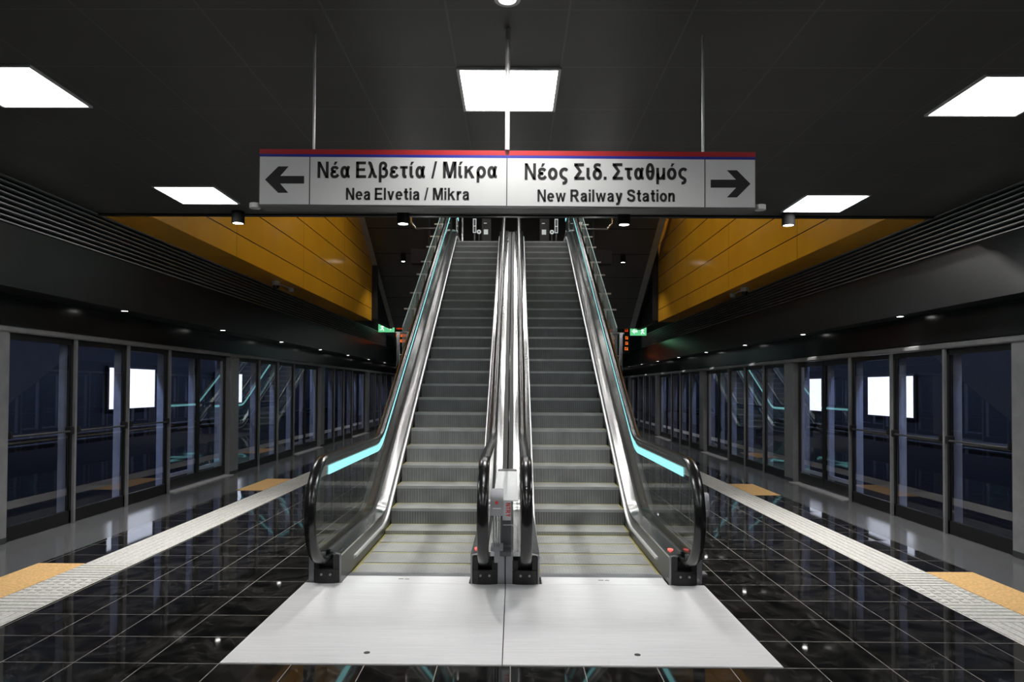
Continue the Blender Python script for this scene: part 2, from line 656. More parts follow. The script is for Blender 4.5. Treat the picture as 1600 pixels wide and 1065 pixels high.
# far ceiling, beyond the opening
for x0, x1, y0, y1 in ((-4.46, -2.6, 21.75, 36), (2.6, 4.466, 21.75, 36), (-2.6, 2.6, 21.75, 23.0), (-4.46, 4.466, 36, YF)):
    struct('ceiling', MB().box(x0, x1, y0, y1, 3.85, 4.1), 'black_wall')
# orange sides of the opening
for nm, xi, xo, g in (('wall_left', -3.93, -4.46, -1), ('wall_right', 3.99, 4.466, 1)):
    mb = MB().box(xi, xi + g * 0.12, 7.36, 19.0, CZ, 8.6)
    struct(nm, mb, 'orange_panel')
    struct('ceiling', MB().box(xi + g * 0.12, xo, 7.36, 19.0, CZ, CZ + 0.05).box(xi + g * 0.001, xi + g * 0.12, 7.36, 19.0, CZ - 0.004, CZ), 'orange_soffit')
    struct('ceiling', MB().box(xi + g * 0.0, xo, 19.0, 21.75, 3.80, 3.85), 'black_wall')
    struct('wall_far', MB().box(xi - g * 0.15, xo, 19.0, 19.1, CZ + 0.05, 8.6).box(xi - g * 0.02, xi + g * 0.1, 19.1, 22.2, CZ + 0.05, 8.6), 'black_wall')
# raked dark soffit that closes the far end of the opening
Y0, Z0, Y1, Z1 = 14.9, 7.10, 21.75, 3.42
tz = (Z1 - Z0) / (Y1 - Y0)


def rz(y):
    return Z0 + (y - Y0) * tz


def raked(x0, x1, ya, yb):
    return MB().extrude([(ya, rz(ya)), (yb, rz(yb)), (yb, rz(yb) + 0.4), (ya, rz(ya) + 0.4)], 'x', x0, x1)


struct('wall_back', raked(-3.78, -1.9, 15.2, 21.75), 'raked_panel')
struct('wall_back', raked(1.75, 3.66, 15.2, 21.75), 'raked_panel')
struct('wall_back', raked(-1.9, 1.75, 19.2, 21.75), 'raked_panel')
struct('wall_back', MB().box(-3.95, 3.99, 21.75, 21.85, 3.42, 4.3), 'black_wall')
# grey edge beams of the raked soffit
struct('trim_6', raked(-3.95, -3.78, 14.9, 21.75), 'beam_grey')
struct('trim_7', raked(3.66, 3.83, 14.9, 21.75), 'beam_grey')
# upper hall
ZT = 4.95
struct('floor', MB().box(-1.9, 1.75, 17.0, 24.0, ZT - 0.35, ZT), 'dark_hall')
struct('wall_far', MB().box(-4.4, 4.4, 26.0, 26.2, 4.3, 8.8), 'dark_hall')
struct('ceiling', MB().box(-4.6, 4.6, YN, 26.2, 8.6, 8.8), 'dark_hall')
struct('wall_left', MB().box(-4.7, -4.6, YN, 7.36, 3.72, 8.6), 'dark_hall')
struct('wall_right', MB().box(4.6, 4.7, YN, 7.36, 3.72, 8.6), 'dark_hall')
struct('wall_near', MB().box(-4.7, 4.7, YN - 0.2, YN, 5, 8.8), 'dark_hall')
# platform ends
struct('wall_near', MB().box(-9, 9, YN - 0.2, YN, -1.2, 5), 'black_wall')
struct('wall_far', MB().box(-9, 9, YF, YF + 0.2, -1.2, 5), 'black_wall')
# fascia, soffit and header on each side
for nm, top, bot, glassx, g, zs, zf in (('wall_left', -4.46, -4.46, XL, -1, 2.41, 2.395), ('wall_right', 4.466, 4.30, XR, 1, 2.37, 2.352)):
    mb = MB().extrude([(top, 2.95), (bot, zf), (bot + g * 0.05, zf), (top + g * 0.05, 2.95)], 'y', YN, YF)
    struct(nm, mb, 'black_panel')
    struct('ceiling', MB().box(bot + g * 0.05, glassx + g * 0.02, YN, YF, zs, zs + 0.05), 'black_panel')
    struct(nm, MB().box(glassx, glassx + g * 0.22, YN, YF, 2.035, zs + 0.05), 'header_panel')
    struct(nm, MB().box(top + g * 0.06, top + g * 0.12, YN, YF, 2.95, 3.4), 'black_wall')
    struct(nm, MB().box(glassx + g * 0.22, glassx + g * 0.24, YN, YF, 2.04, 5.2), 'black_wall')
    # tunnel
    wx = -8.3 if g < 0 else 8.1
    struct(nm, MB().box(wx, wx + g * 0.2, YN, YF, -1.2, 5.2), 'tunnel_concrete')
    struct('ceiling', MB().box(glassx + g * 0.2, wx + g * 0.2, YN, YF, 5.0, 5.2), 'tunnel_concrete')
    struct('floor', MB().box(glassx, wx + g * 0.2, YN, YF, -1.3, -1.1), 'track_bed')
    struct('baseboard_left' if g < 0 else 'baseboard_right', MB().box(glassx - g * 0.0, glassx + g * 0.2, YN, YF, -1.1, -0.003), 'black_wall')
# bright metal rail under each header
for nm, gx, g, z in (('trim_8', XL, -1, 2.035), ('trim_9', XR, 1, 1.965)):
    mb = MB().extrude([(gx + g * 0.10, z), (gx - g * 0.035, z), (gx - g * 0.05, z + 0.012), (gx - g * 0.05, z + 0.048), (gx - g * 0.02, z + 0.06), (gx + g * 0.10, z + 0.06)], 'y', YN, YF)
    struct(nm, mb, 'grey_frame')
struct('wall_right', MB().box(XR, XR + 0.22, YN, YF, 1.99, 2.04), 'header_panel')


# ventilation grilles with long slats
for side, xf, g in (('left', -4.46, -1), ('right', 4.466, 1)):
    t = thing('ventilation_grille', f'long black slatted air grille under the ceiling on the {side} side', 'grille', (xf, 7, 2.95))
    nsl = 9
    for i in range(nsl):
        z = 2.955 + (3.35 - 2.955) * i / (nsl - 1)
        mb = MB().extrude([(xf - g * 0.022, z - 0.005), (xf + g * 0.05, z + 0.004), (xf + g * 0.05, z + 0.012), (xf - g * 0.022, z + 0.005)], 'y', YN, 24)
        part('slat', mb, 'slat_grey', t)

# ------------------------------------------------------------------ ceiling light panels
def light_panel(x0, x1, y0, y1, label):
    t = thing('ceiling_light_panel', label, 'ceiling light', ((x0 + x1) / 2, (y0 + y1) / 2, CZ), 'square ceiling light panels')
    fr = MB()
    b = 0.018
    z0, z1 = CZ - 0.012, CZ + 0.0
    fr.box(x0, x1, y0, y0 + b, z0, z1).box(x0, x1, y1 - b, y1, z0, z1).box(x0, x0 + b, y0 + b, y1 - b, z0, z1).box(x1 - b, x1, y0 + b, y1 - b, z0, z1)
    part('frame', fr, 'white_lamp_trim', t)
    part('diffuser', MB().box(x0 + b, x1 - b, y0 + b, y1 - b, CZ - 0.006, CZ), 'panel_glow', t)


light_panel(-0.337, 0.266, 3.92, 4.53, 'lit square ceiling panel above the hanging direction sign, crossed by its rod')
light_panel(-3.372, -2.78, 3.897, 4.488, 'lit square ceiling panel cut by the left frame edge')
light_panel(-3.335, -2.755, 6.27, 6.873, 'lit square ceiling panel beyond the left arrow of the sign, near the slatted grille')
light_panel(2.738, 3.35, 3.992, 4.595, 'lit square ceiling panel cut by the right frame edge')
light_panel(2.752, 3.365, 6.475, 7.10, 'lit square ceiling panel beyond the right arrow of the sign, near the slatted grille')
light_panel(-0.337, 0.266, 6.30, 6.90, 'lit square ceiling panel behind the hanging direction sign')
for x in (-3.05, -0.035, 3.05):
    for y in (1.5, -0.9):
        light_panel(x - 0.3, x + 0.3, y - 0.3, y + 0.3, 'lit square ceiling panel in a row over the spot where the viewer stands')

# ring downlight just in front of the sign
t = thing('round_downlight', 'round white rimmed downlight in the ceiling just in front of the hanging sign', 'ceiling light', (-0.037, 3.20, CZ))
part('trim_ring', MB().ring((-0.037, 3.20), 0.042, 0.062, CZ - 0.02, CZ, 28), 'white_lamp_trim', t, True)
part('lens', MB().cyl((-0.037, 3.20, CZ - 0.008), (-0.037, 3.20, CZ - 0.001), 0.042, seg=24), 'lens_glow', t)
spot_lamp('downlight_lamp', (-0.037, 3.20, CZ - 0.03), RING_W, 120, t, (1, 0.98, 0.95), None, 0.03, 0.8)

# cylinder downlights at the edge of the opening
for x, lb in ((-2.906, 'above the left orange wall'), (-1.166, 'beside the left side of the escalators'), (1.152, 'beside the right side of the escalators'), (2.871, 'above the right orange wall')):
    t = thing('cylinder_downlight', f'black cylinder downlight at the ceiling edge, {lb}', 'ceiling light', (x, 7.2, CZ), 'cylinder downlights on the ceiling edge')
    part('housing', MB().ring((x, 7.2), 0.052, 0.066, CZ - 0.125, CZ, 24).cyl((x, 7.2, CZ - 0.1), (x, 7.2, CZ), 0.052, seg=24), 'matte_black', t, True)
    part('lens', MB().cyl((x, 7.2, CZ - 0.123), (x, 7.2, CZ - 0.11), 0.0515, seg=24), 'lens_glow', t)
    spot_lamp('downlight_lamp', (x, 7.2, CZ - 0.135), CYL_W, 100, t, (1, 0.97, 0.92))
for x, lb in ((-3.0, 'left'), (2.95, 'right')):
    y = 18.6
    zb = 4.93
    t = thing('cylinder_downlight', f'small black cylinder downlight hanging from the dark sloping soffit on the {lb} of the escalators', 'ceiling light', (x, y, zb + 0.25))
    zt = rz(y) + 0.04
    part('housing', MB().ring((x, y), 0.052, 0.066, zb, zt, 20).cyl((x, y, zb + 0.03), (x, y, zt - 0.02), 0.052, seg=20), 'matte_black', t, True)
    part('lens', MB().cyl((x, y, zb + 0.003), (x, y, zb + 0.02), 0.0515, seg=20), 'lens_glow', t)
    spot_lamp('downlight_lamp', (x, y, zb - 0.02), 60, 110, t, (1, 0.97, 0.92))

# small recessed spots in the soffit over the screens
for side, x, z, y0, dy, g in (('left', -4.60, 2.41, 8.1, 2.755, -1), ('right', 4.45, 2.37, 7.95, 2.66, 1)):
    for i in range(9):
        y = y0 + dy * i
        t = thing('recessed_spotlight', f'{ORDN[i]} small recessed spot from the viewer over the {side} platform screens', 'ceiling light', (x, y, z), f'small recessed spots over the {side} screens')
        part('trim_ring', MB().ring((x, y), 0.036, 0.052, z - 0.006, z, 20), 'steel_side', t, True)
        part('lens', MB().cyl((x, y, z - 0.005), (x, y, z - 0.0005), 0.036, seg=20), 'lens_glow', t)
        spot_lamp('spot_bulb', (x, y, z - 0.02), SPOT_W, 62, t, (1, 0.97, 0.92), (x + g * 0.10, y, 0), 0.02, 0.5)

# upper hall lamps
for i, (x, y) in enumerate(((-1.5, 10.8), (0, 11.6), (1.4, 10.8), (-1.5, 13.6), (0, 14.4), (1.4, 13.6), (-1.5, 16.4), (0, 17.2), (1.4, 16.4), (-2.6, 4.5), (2.6, 4.5))):  # the last two are unseen extras, added to brighten the sloping soffit
    t = thing('hall_light_panel', 'lit square panel in the high ceiling over the escalator opening', 'ceiling light', (x, y, 8.6), 'panels in the high ceiling over the escalators')
    part('frame', MB().box(x - 0.32, x + 0.32, y - 0.32, y + 0.32, 8.57, 8.6), 'white_lamp_trim', t)
    part('diffuser', MB().box(x - 0.3, x + 0.3, y - 0.3, y + 0.3, 8.56, 8.57), 'hall_glow', t)

# ------------------------------------------------------------------ direction sign
SX, SY = -0.037, 3.5                       # centre of the sign's front face
PX = 3.5 / F_PX                            # metres per picture pixel at the sign, only used as a unit


def sign_pt(u, v):
    """u, v: thousandths of the sign's drawing grid (u from its left edge 405, v from its top 232) to x, z"""
    x = -1.309 + (u - 405) / (1181 - 405) * 2.540
    z = 2.740 - (v - (232 + (u - 405) * 0.0064)) / 89.5 * 0.296 - (u - 405) / 776 * 0.009
    return x, z


# ---- bold sans lettering: each letter is a few strokes and blocks, cap height 1
def _cat(p, n=5):
    q = [p[0]] + list(p) + [p[-1]]
    out = []
    for i in range(1, len(q) - 2):
        a, b, c, d = q[i - 1], q[i], q[i + 1], q[i + 2]
        for k in range(n):
            t = k / n
            out.append(tuple(0.5 * ((2 * b[j]) + (c[j] - a[j]) * t + (2 * a[j] - 5 * b[j] + 4 * c[j] - d[j]) * t * t + (3 * b[j] - a[j] - 3 * c[j] + d[j]) * t ** 3) for j in (0, 1)))
    out.append(tuple(p[-1]))
    return out


def _stroke(p, w=0.17, closed=False):
    n = len(p)
    L, R = [], []
    for i in range(n):
        a = p[i - 1] if (closed or i > 0) else p[i]
        c = p[(i + 1) % n] if (closed or i < n - 1) else p[i]
        dx, dy = c[0] - a[0], c[1] - a[1]
        d = math.hypot(dx, dy) or 1
        # strokes are a little thinner where they run level
        ww = 1.13 * w * (0.86 + 0.14 * abs(dy) / d) / 2
        L.append((p[i][0] - dy / d * ww, p[i][1] + dx / d * ww))
        R.append((p[i][0] + dy / d * ww, p[i][1] - dx / d * ww))
    return [[L[i], L[(i + 1) % n], R[(i + 1) % n], R[i]] for i in range(n if closed else n - 1)]


def _C(*p, w=0.17):
    return _stroke(_cat(p), w)


def _O(cx, cy, rx, ry, w=0.18):
    return _stroke([(cx + rx * math.cos(2 * math.pi * i / 28), cy + ry * math.sin(2 * math.pi * i / 28)) for i in range(28)], w, True)


def _A(cx, cy, rx, ry, a0, a1, w=0.17, n=22):
    return _stroke([(cx + rx * math.cos(math.radians(a0 + (a1 - a0) * i / n)), cy + ry * math.sin(math.radians(a0 + (a1 - a0) * i / n))) for i in range(n + 1)], w)


def _B(x0, y0, x1, y1):
    return [[(x0, y0), (x1, y0), (x1, y1), (x0, y1)]]


def _P(*p):
    return [list(p)]


def _acc(x):
    return _P((x, 0.80), (x + 0.12, 0.80), (x + 0.27, 1.0), (x + 0.07, 1.0))


def glyphs():
    XH = 0.73
    o = _O(0.315, 0.365, 0.225, 0.285)
    eps = _C((0.50, 0.55), (0.42, 0.63), (0.28, 0.655), (0.15, 0.61), (0.12, 0.50), (0.20, 0.41), (0.37, 0.385)) + _C((0.37, 0.385), (0.18, 0.36), (0.085, 0.24), (0.15, 0.11), (0.30, 0.075), (0.45, 0.12), (0.54, 0.22))
    iota = _C((0.10, XH), (0.10, 0.45), (0.10, 0.22), (0.15, 0.10), (0.27, 0.085))
    alpha = _O(0.27, 0.365, 0.185, 0.285) + _C((0.56, XH), (0.49, 0.50), (0.475, 0.30), (0.51, 0.12), (0.63, 0.085))
    N = _B(0, 0, 0.19, 1) + _B(0.57, 0, 0.76, 1) + _P((0, 1), (0.20, 1), (0.76, 0), (0.56, 0))
    E_ = _B(0, 0, 0.2, 1) + _B(0, 0.83, 0.67, 1) + _B(0, 0.43, 0.62, 0.59) + _B(0, 0, 0.69, 0.17)
    M = _B(0, 0, 0.18, 1) + _B(0.73, 0, 0.91, 1) + _P((0, 1), (0.27, 1), (0.55, 0), (0.36, 0)) + _P((0.91, 1), (0.64, 1), (0.36, 0), (0.55, 0))
    kk = _P((0.15, 0.25), (0.15, 0.47), (0.41, XH), (0.65, XH)) + _P((0.23, 0.42), (0.37, 0.54), (0.69, 0), (0.46, 0))
    G = {
        'N': (N, 0.76), 'E': (E_, 0.69), 'M': (M, 0.91), 'Ν': (N, 0.76), 'Ε': (E_, 0.69), 'Μ': (M, 0.91),
        'R': (_B(0, 0, 0.2, 1) + _B(0.1, 0.835, 0.44, 1) + _B(0.1, 0.41, 0.44, 0.57) + _A(0.43, 0.705, 0.20, 0.213, -90, 90, 0.185) + _P((0.30, 0.44), (0.52, 0.47), (0.80, 0), (0.56, 0)), 0.80),
        'S': (_C((0.62, 0.70), (0.56, 0.86), (0.36, 0.915), (0.17, 0.86), (0.12, 0.72), (0.21, 0.59), (0.39, 0.52), (0.57, 0.44), (0.64, 0.29), (0.56, 0.13), (0.36, 0.08), (0.15, 0.15), (0.085, 0.31), w=0.19), 0.74),
        'T': (_B(0, 0.83, 0.72, 1) + _B(0.26, 0, 0.46, 1), 0.72),
        'Y': (_P((0, 1), (0.23, 1), (0.47, 0.42), (0.27, 0.42)) + _P((0.74, 1), (0.51, 1), (0.27, 0.42), (0.47, 0.42)) + _B(0.27, 0, 0.47, 0.43), 0.74),
        'a': (_C((0.09, 0.51), (0.15, 0.62), (0.29, 0.655), (0.43, 0.61), (0.475, 0.48), (0.475, 0.17), (0.50, 0.0)) + _C((0.47, 0.44), (0.30, 0.40), (0.13, 0.32), (0.09, 0.19), (0.16, 0.09), (0.28, 0.075), (0.42, 0.15), (0.475, 0.28), w=0.165), 0.60),
        'e': (_A(0.31, 0.365, 0.225, 0.285, 0, 318) + _B(0.10, 0.315, 0.61, 0.435), 0.62),
        'i': (_B(0, 0, 0.19, XH) + _B(0, 0.83, 0.19, 1), 0.19), 'l': (_B(0, 0, 0.19, 1), 0.19),
        'k': (_B(0, 0, 0.19, 1) + kk, 0.69), 'κ': (_B(0, 0, 0.19, XH) + kk, 0.69),
        'n': (_B(0, 0, 0.19, XH) + _C((0.10, 0.42), (0.18, 0.58), (0.33, 0.65), (0.45, 0.60), (0.485, 0.44), (0.485, 0.2), (0.485, 0), w=0.19), 0.58),
        'o': (o, 0.63), 'ο': (o, 0.63), 'ό': (o + _acc(0.24), 0.63),
        'r': (_B(0, 0, 0.19, XH) + _C((0.10, 0.38), (0.17, 0.57), (0.28, 0.645), (0.42, 0.62), w=0.19), 0.42),
        't': (_C((0.20, 0.95), (0.20, 0.6), (0.20, 0.22), (0.25, 0.10), (0.40, 0.085), w=0.19) + _B(0, 0.585, 0.39, XH), 0.40),
        'v': (_P((0, XH), (0.21, XH), (0.41, 0), (0.23, 0)) + _P((0.64, XH), (0.43, XH), (0.23, 0), (0.41, 0)), 0.64),
        'w': (_P((0, XH), (0.19, XH), (0.35, 0), (0.19, 0)) + _P((0.54, XH), (0.40, XH), (0.19, 0), (0.35, 0)) + _P((0.40, XH), (0.54, XH), (0.74, 0), (0.58, 0)) + _P((0.93, XH), (0.74, XH), (0.58, 0), (0.74, 0)), 0.93),
        'y': (_P((0, XH), (0.21, XH), (0.42, 0.03), (0.24, 0.0)) + _C((0.535, XH), (0.37, 0.2), (0.29, -0.06), (0.21, -0.18), (0.06, -0.185), w=0.195), 0.64),
        'Σ': (_B(0, 0.83, 0.66, 1) + _B(0, 0, 0.70, 0.17) + _stroke([(0.08, 0.93), (0.41, 0.51), (0.08, 0.07)], 0.20), 0.70),
        'ε': (eps, 0.57), 'έ': (eps + _acc(0.22), 0.57), 'ι': (iota, 0.30), 'ί': (iota + _acc(0.04), 0.30), 'α': (alpha, 0.65),
        'β': (_B(0, -0.27, 0.18, 0.72) + _C((0.09, 0.68), (0.14, 0.86), (0.30, 0.925), (0.45, 0.85), (0.46, 0.70), (0.36, 0.59), (0.24, 0.565)) + _C((0.24, 0.565), (0.46, 0.52), (0.54, 0.34), (0.48, 0.15), (0.32, 0.075), (0.12, 0.13)), 0.63),
        'δ': (_O(0.31, 0.335, 0.22, 0.255) + _C((0.40, 0.58), (0.22, 0.68), (0.15, 0.80), (0.22, 0.905), (0.36, 0.925), (0.53, 0.88)) + _C((0.22, 0.68), (0.40, 0.60), (0.50, 0.46)), 0.62),
        'θ': (_O(0.29, 0.5, 0.195, 0.43) + _B(0.12, 0.44, 0.46, 0.57), 0.58),
        'λ': (_C((0.02, 0.915), (0.13, 0.91), (0.20, 0.80), (0.30, 0.50), (0.44, 0.16), (0.50, 0.09), (0.61, 0.085), w=0.18) + _P((0.0, 0), (0.20, 0), (0.38, 0.52), (0.27, 0.64)), 0.62),
        'μ': (_B(0, -0.27, 0.185, XH) + _B(0.42, 0, 0.605, XH) + _C((0.10, 0.40), (0.12, 0.18), (0.24, 0.085), (0.40, 0.14), (0.51, 0.34)), 0.605),
        'ρ': (_O(0.33, 0.365, 0.225, 0.285) + _B(0.015, -0.27, 0.2, 0.40), 0.64),
        'ς': (_C((0.53, 0.56), (0.45, 0.64), (0.32, 0.655), (0.16, 0.57), (0.10, 0.39), (0.17, 0.20), (0.33, 0.105), (0.45, 0.02), (0.44, -0.11), (0.34, -0.19), (0.22, -0.19), w=0.18), 0.60),
        'τ': (_B(0, 0.58, 0.52, XH) + _C((0.255, 0.70), (0.255, 0.4), (0.26, 0.20), (0.32, 0.095), (0.44, 0.09), w=0.19), 0.52),
        '.': (_B(0, 0, 0.19, 0.19), 0.19), '/': (_P((0, -0.02), (0.15, -0.02), (0.40, 1.02), (0.25, 1.02)), 0.40), ' ': ([], 0.16),
    }
    return G


GLYPHS = glyphs()
GAP = 0.125


def text_width(body):
    return sum(GLYPHS[c][1] + GAP for c in body) - GAP



def text_part(body, x_mid, z_base, width, cap, y, mat, parent, name, rot=None, label=None):
    polys, x = [], 0.0
    for ch in body:
        g, wd = GLYPHS[ch]
        polys += [[(a + x, b) for a, b in q] for q in g]
        x += wd + 0.125
    x -= 0.125
    sx = width / x
    mb = MB()
    for q in polys:
        pts = []
        for a, b in q:
            px, pz = (a - x / 2) * sx, b * cap
            if rot:
                px, pz = rot(px, pz)
            pts.append((x_mid + px, z_base + pz))
        mb.extrude(pts, 'y', y, y + 0.0022)
    return part(name, mb, mat, parent, label=label)


sg = thing('direction_sign', 'long white hanging direction sign with red and blue stripe and two arrows', 'sign', (SX, SY + 0.06, 2.59))
xa, za = sign_pt(405, 232)
xb, zb_ = sign_pt(1181, 237)
_, zc = sign_pt(405, 321)


def sign_quad(mb, u0, v0, u1, v1, y0, y1, mi=0):
    """a slab on the sign's own slightly sloping grid (v counted from the sign's top edge)"""
    pts = []
    for (u, v) in ((u0, v0), (u1, v0), (u1, v1), (u0, v1)):
        x = -1.309 + (u - 405) / 776 * 2.540
        z = 2.740 - v / 89.5 * 0.296 - (u - 405) / 776 * 0.009
        pts.append((x, z))
    return mb.extrude(pts, 'y', y0, y1, mi)


part('sign_body', sign_quad(MB(), 405, 0.2, 1181, 89.5, SY + 0.004, SY + 0.11), 'sign_edge', sg)
part('sign_face', sign_quad(MB(), 406.5, 12.6, 1179.5, 86.5, SY, SY + 0.004), 'sign_white', sg)
part('red_stripe', sign_quad(MB(), 405.5, 0.8, 1180.5, 8.2, SY, SY + 0.004), 'sign_red', sg)
part('blue_stripe', sign_quad(MB(), 405.5, 8.2, 1180.5, 12.6, SY, SY + 0.004), 'sign_blue', sg)
dv = MB()
for u in (484.8, 793.2, 1101.7):
    sign_quad(dv, u - 0.7, 12.6, u + 0.7, 86.5, SY - 0.0006, SY + 0.001)
part('divider', dv, 'sign_black', sg)


def arrow(pts):
    poly = [sign_pt(u, v) for u, v in pts]
    return MB().extrude(poly, 'y', SY - 0.0012, SY + 0.002)


cl = lambda p, q: (390 + p / 3.902, 210 + q / 3.902)
part('arrow', arrow([cl(97, 275), cl(178, 355), cl(240, 355), cl(190, 299), cl(336, 299), cl(336, 253), cl(190, 253), cl(240, 195), cl(178, 195)]), 'sign_black', sg)
cr = lambda p, q: (790 + p / 3.721, 210 + q / 3.721)
part('arrow', arrow([cr(1423, 286), cr(1345, 208), cr(1287, 208), cr(1340, 262), cr(1193, 262), cr(1193, 308), cr(1340, 308), cr(1287, 364), cr(1345, 364)]), 'sign_black', sg)
UM = 2.540 / 776
for body, u0, u1, vb, cap in (('Νέα Ελβετία / Μίκρα', 497, 778, 278.0, 25.5), ('Nea Elvetia / Mikra', 542, 734.7, 312.0, 18.7), ('Νέος Σιδ. Σταθμός', 821, 1074, 280.6, 25.5), ('New Railway Station', 841, 1054.7, 314.5, 18.7)):
    full = text_width(body)
    at = 0.0
    for word in body.split(' '):
        wd = text_width(word)
        um = u0 + (u1 - u0) * (at + wd / 2) / full
        x, z = sign_pt(um, vb)
        text_part(word, x, z, (u1 - u0) * UM * wd / full, cap / 89.5 * 0.296, SY - 0.0012, 'sign_black', sg, 'lettering')
        at += wd + 2 * GAP + GLYPHS[' '][1]
rd = MB()
for x in (-1.043, 0.975):
    part('hanging_rod', MB().cyl((x, SY + 0.05, 2.73), (x, SY + 0.05, CZ), 0.0065, seg=12), 'rod_metal', sg, True)
part('hanging_rod', MB().cyl((SX, SY + 0.0, 2.735), (SX, SY + 0.0, CZ - 0.06), 0.0125, seg=14).cyl((SX, SY, CZ - 0.06), (SX, SY, CZ), 0.014, seg=14), 'rod_metal', sg, True)
for x, s in ((-1.325, -1), (1.25, 1)):
    part('end_bracket', MB().cyl((x - s * 0.02, SY + 0.05, 2.462), (x + s * 0.035, SY + 0.05, 2.462), 0.012, seg=12).cyl((x + s * 0.02, SY + 0.05, 2.445), (x + s * 0.02, SY + 0.05, 2.47), 0.028, seg=16), 'rod_metal', sg, True)

# ------------------------------------------------------------------ platform screens
def screen_panel(side, gx, g, y0, y1, ztop, bar, label):
    t = thing('emergency_door' if bar else 'glass_screen_panel', label, 'glass door' if bar else 'glass screen', (gx, (y0 + y1) / 2, 0), f'{side} platform glass panels')
    zt = ztop - 0.005
    a, b = y0 + 0.004, y1 - 0.004
    fb = MB()
    x0, x1 = gx + g * 0.0, gx + g * 0.045
    fb.box(x0, x1, a + 0.04, b - 0.04, 0.0, 0.14)
    fb.box(x0, x1, a + 0.04, b - 0.04, zt - 0.06, zt)
    fb.box(x0, x1, a, a + 0.04, 0.0, zt)
    fb.box(x0, x1, b - 0.07, b - 0.036, 0.0, zt)
    part('frame', fb, 'black_frame', t)
    part('jamb', MB().box(gx - g * 0.03, gx + g * 0.05, b - 0.036, b, 0.0, zt), 'grey_frame', t, bevel=0.004)
    part('inner_post', MB().box(gx + g * 0.052, gx + g * 0.15, b - 0.05, b, 0.0, zt), 'pale_frame', t)
    part('glass_pane', MB().box(gx + g * 0.012, gx + g * 0.024, a + 0.04, b - 0.07, 0.14, zt - 0.06), 'screen_glass', t)
    if bar:
        z = 1.02 if side == 'left' else 0.99
        pb = MB()
        pb.cyl((gx - g * 0.045, a + 0.03, z), (gx - g * 0.045, b - 0.10, z), 0.011, seg=10)
        part('push_bar', pb, 'dark_steel', t, True)
        hb = MB()
        hb.box(gx - g * 0.06, gx + g * 0.01, b - 0.15, b - 0.085, z - 0.035, z + 0.05)
        hb.box(gx - g * 0.05, gx + g * 0.01, a + 0.002, a + 0.035, z - 0.02, z + 0.05)
        part('latch', hb, 'black_plastic', t, bevel=0.008)


def screen_pillar(side, gx, g, y0, y1, ztop, label):
    t = thing('screen_pillar', label, 'pillar', (gx, (y0 + y1) / 2, 0), f'{side} platform screen pillars')
    part('cover', MB().box(gx - g * 0.035, gx + g * 0.12, y0, y1, 0.0, ztop - 0.003), 'grey_frame', t, bevel=0.006)
    part('kick_plate', MB().box(gx - g * 0.038, gx - g * 0.03, y0 + 0.005, y1 - 0.005, 0.0, 0.06), 'dark_steel', t)
    part('inner_post', MB().box(gx + g * 0.122, gx + g * 0.26, y0 + 0.05, y1, 0.0, ztop - 0.003), 'pale_frame', t)


def sliding_door(side, gx, g, y0, y1, ztop, label):
    t = thing('sliding_platform_door', label, 'glass door', (gx, (y0 + y1) / 2, 0), f'{side} platform sliding doors')
    ym = (y0 + y1) / 2
    zt = ztop - 0.005
    for (a, b) in ((y0, ym), (ym, y1)):
        lf = MB()
        x0, x1 = gx + g * 0.05, gx + g * 0.085
        lf.box(x0, x1, a + 0.005, a + 0.05, 0.03, zt).box(x0, x1, b - 0.05, b - 0.005, 0.03, zt)
        lf.box(x0, x1, a + 0.05, b - 0.05, 0.03, 0.17).box(x0, x1, a + 0.05, b - 0.05, zt - 0.08, zt)
        leaf = part('door_leaf', lf, 'black_frame', t)
        part('inner_frame', MB().box(gx + g * 0.09, gx + g * 0.17, b - 0.09, b - 0.01, 0.1, zt - 0.02).box(gx + g * 0.09, gx + g * 0.13, a + 0.06, b - 0.09, 0.19, 0.24), 'pale_frame', leaf)
        part('glass_pane', MB().box(gx + g * 0.06, gx + g * 0.072, a + 0.05, b - 0.05, 0.17, zt - 0.08), 'screen_glass', leaf)
    part('threshold', MB().box(gx - g * 0.10, gx + g * 0.05, y0 + 0.01, y1 + 0.02, 0.0005, 0.012), 'threshold_metal', t, label='bright metal door threshold')


for side, gx, g, ztop, base, M, pw in (('left', XL, -1, 2.035, 6.62, 5.57, 0.36), ('right', XR, 1, 1.965, 6.39, 5.33, 0.37)):
    for k in range(-1, 7):
        pe = base + M * k
        step = 1.055 if side == 'left' else 1.037
        kth = ORDN[max(k, 0)]
        if k < 0:
            kth = 'nearest'
        screen_pillar(side, gx, g, pe - pw, pe, ztop, f'wide grey metal pillar level with the viewer in the {side} platform screen' if k < 0 else f'{kth} wide grey metal pillar from the viewer in the {side} platform screen')
        for j in range(3):
            a = pe + step * j
            if k == 0:
                lab = f'{["first", "second", "third"][j]} glass emergency door with push bar from the viewer, {side} platform edge'
            else:
                lab = f'{["first", "second", "third"][j]} fixed glass screen past the {kth} pillar, {side} platform edge'
            if k < 0:
                lab = f'{["first", "second", "third"][j]} fixed glass screen level with the viewer, {side} platform edge'
            screen_panel(side, gx, g, a, a + step, ztop, k == 0, lab)
        screen_y = pe + 3 * step
        sliding_door(side, gx, g, screen_y, pe + M - pw, ztop, f'double-leaf sliding glass door just before the nearest pillar in view, {side} platform edge' if k < 0 else f'{kth} double-leaf sliding glass door from the viewer with pale threshold, {side} platform edge')

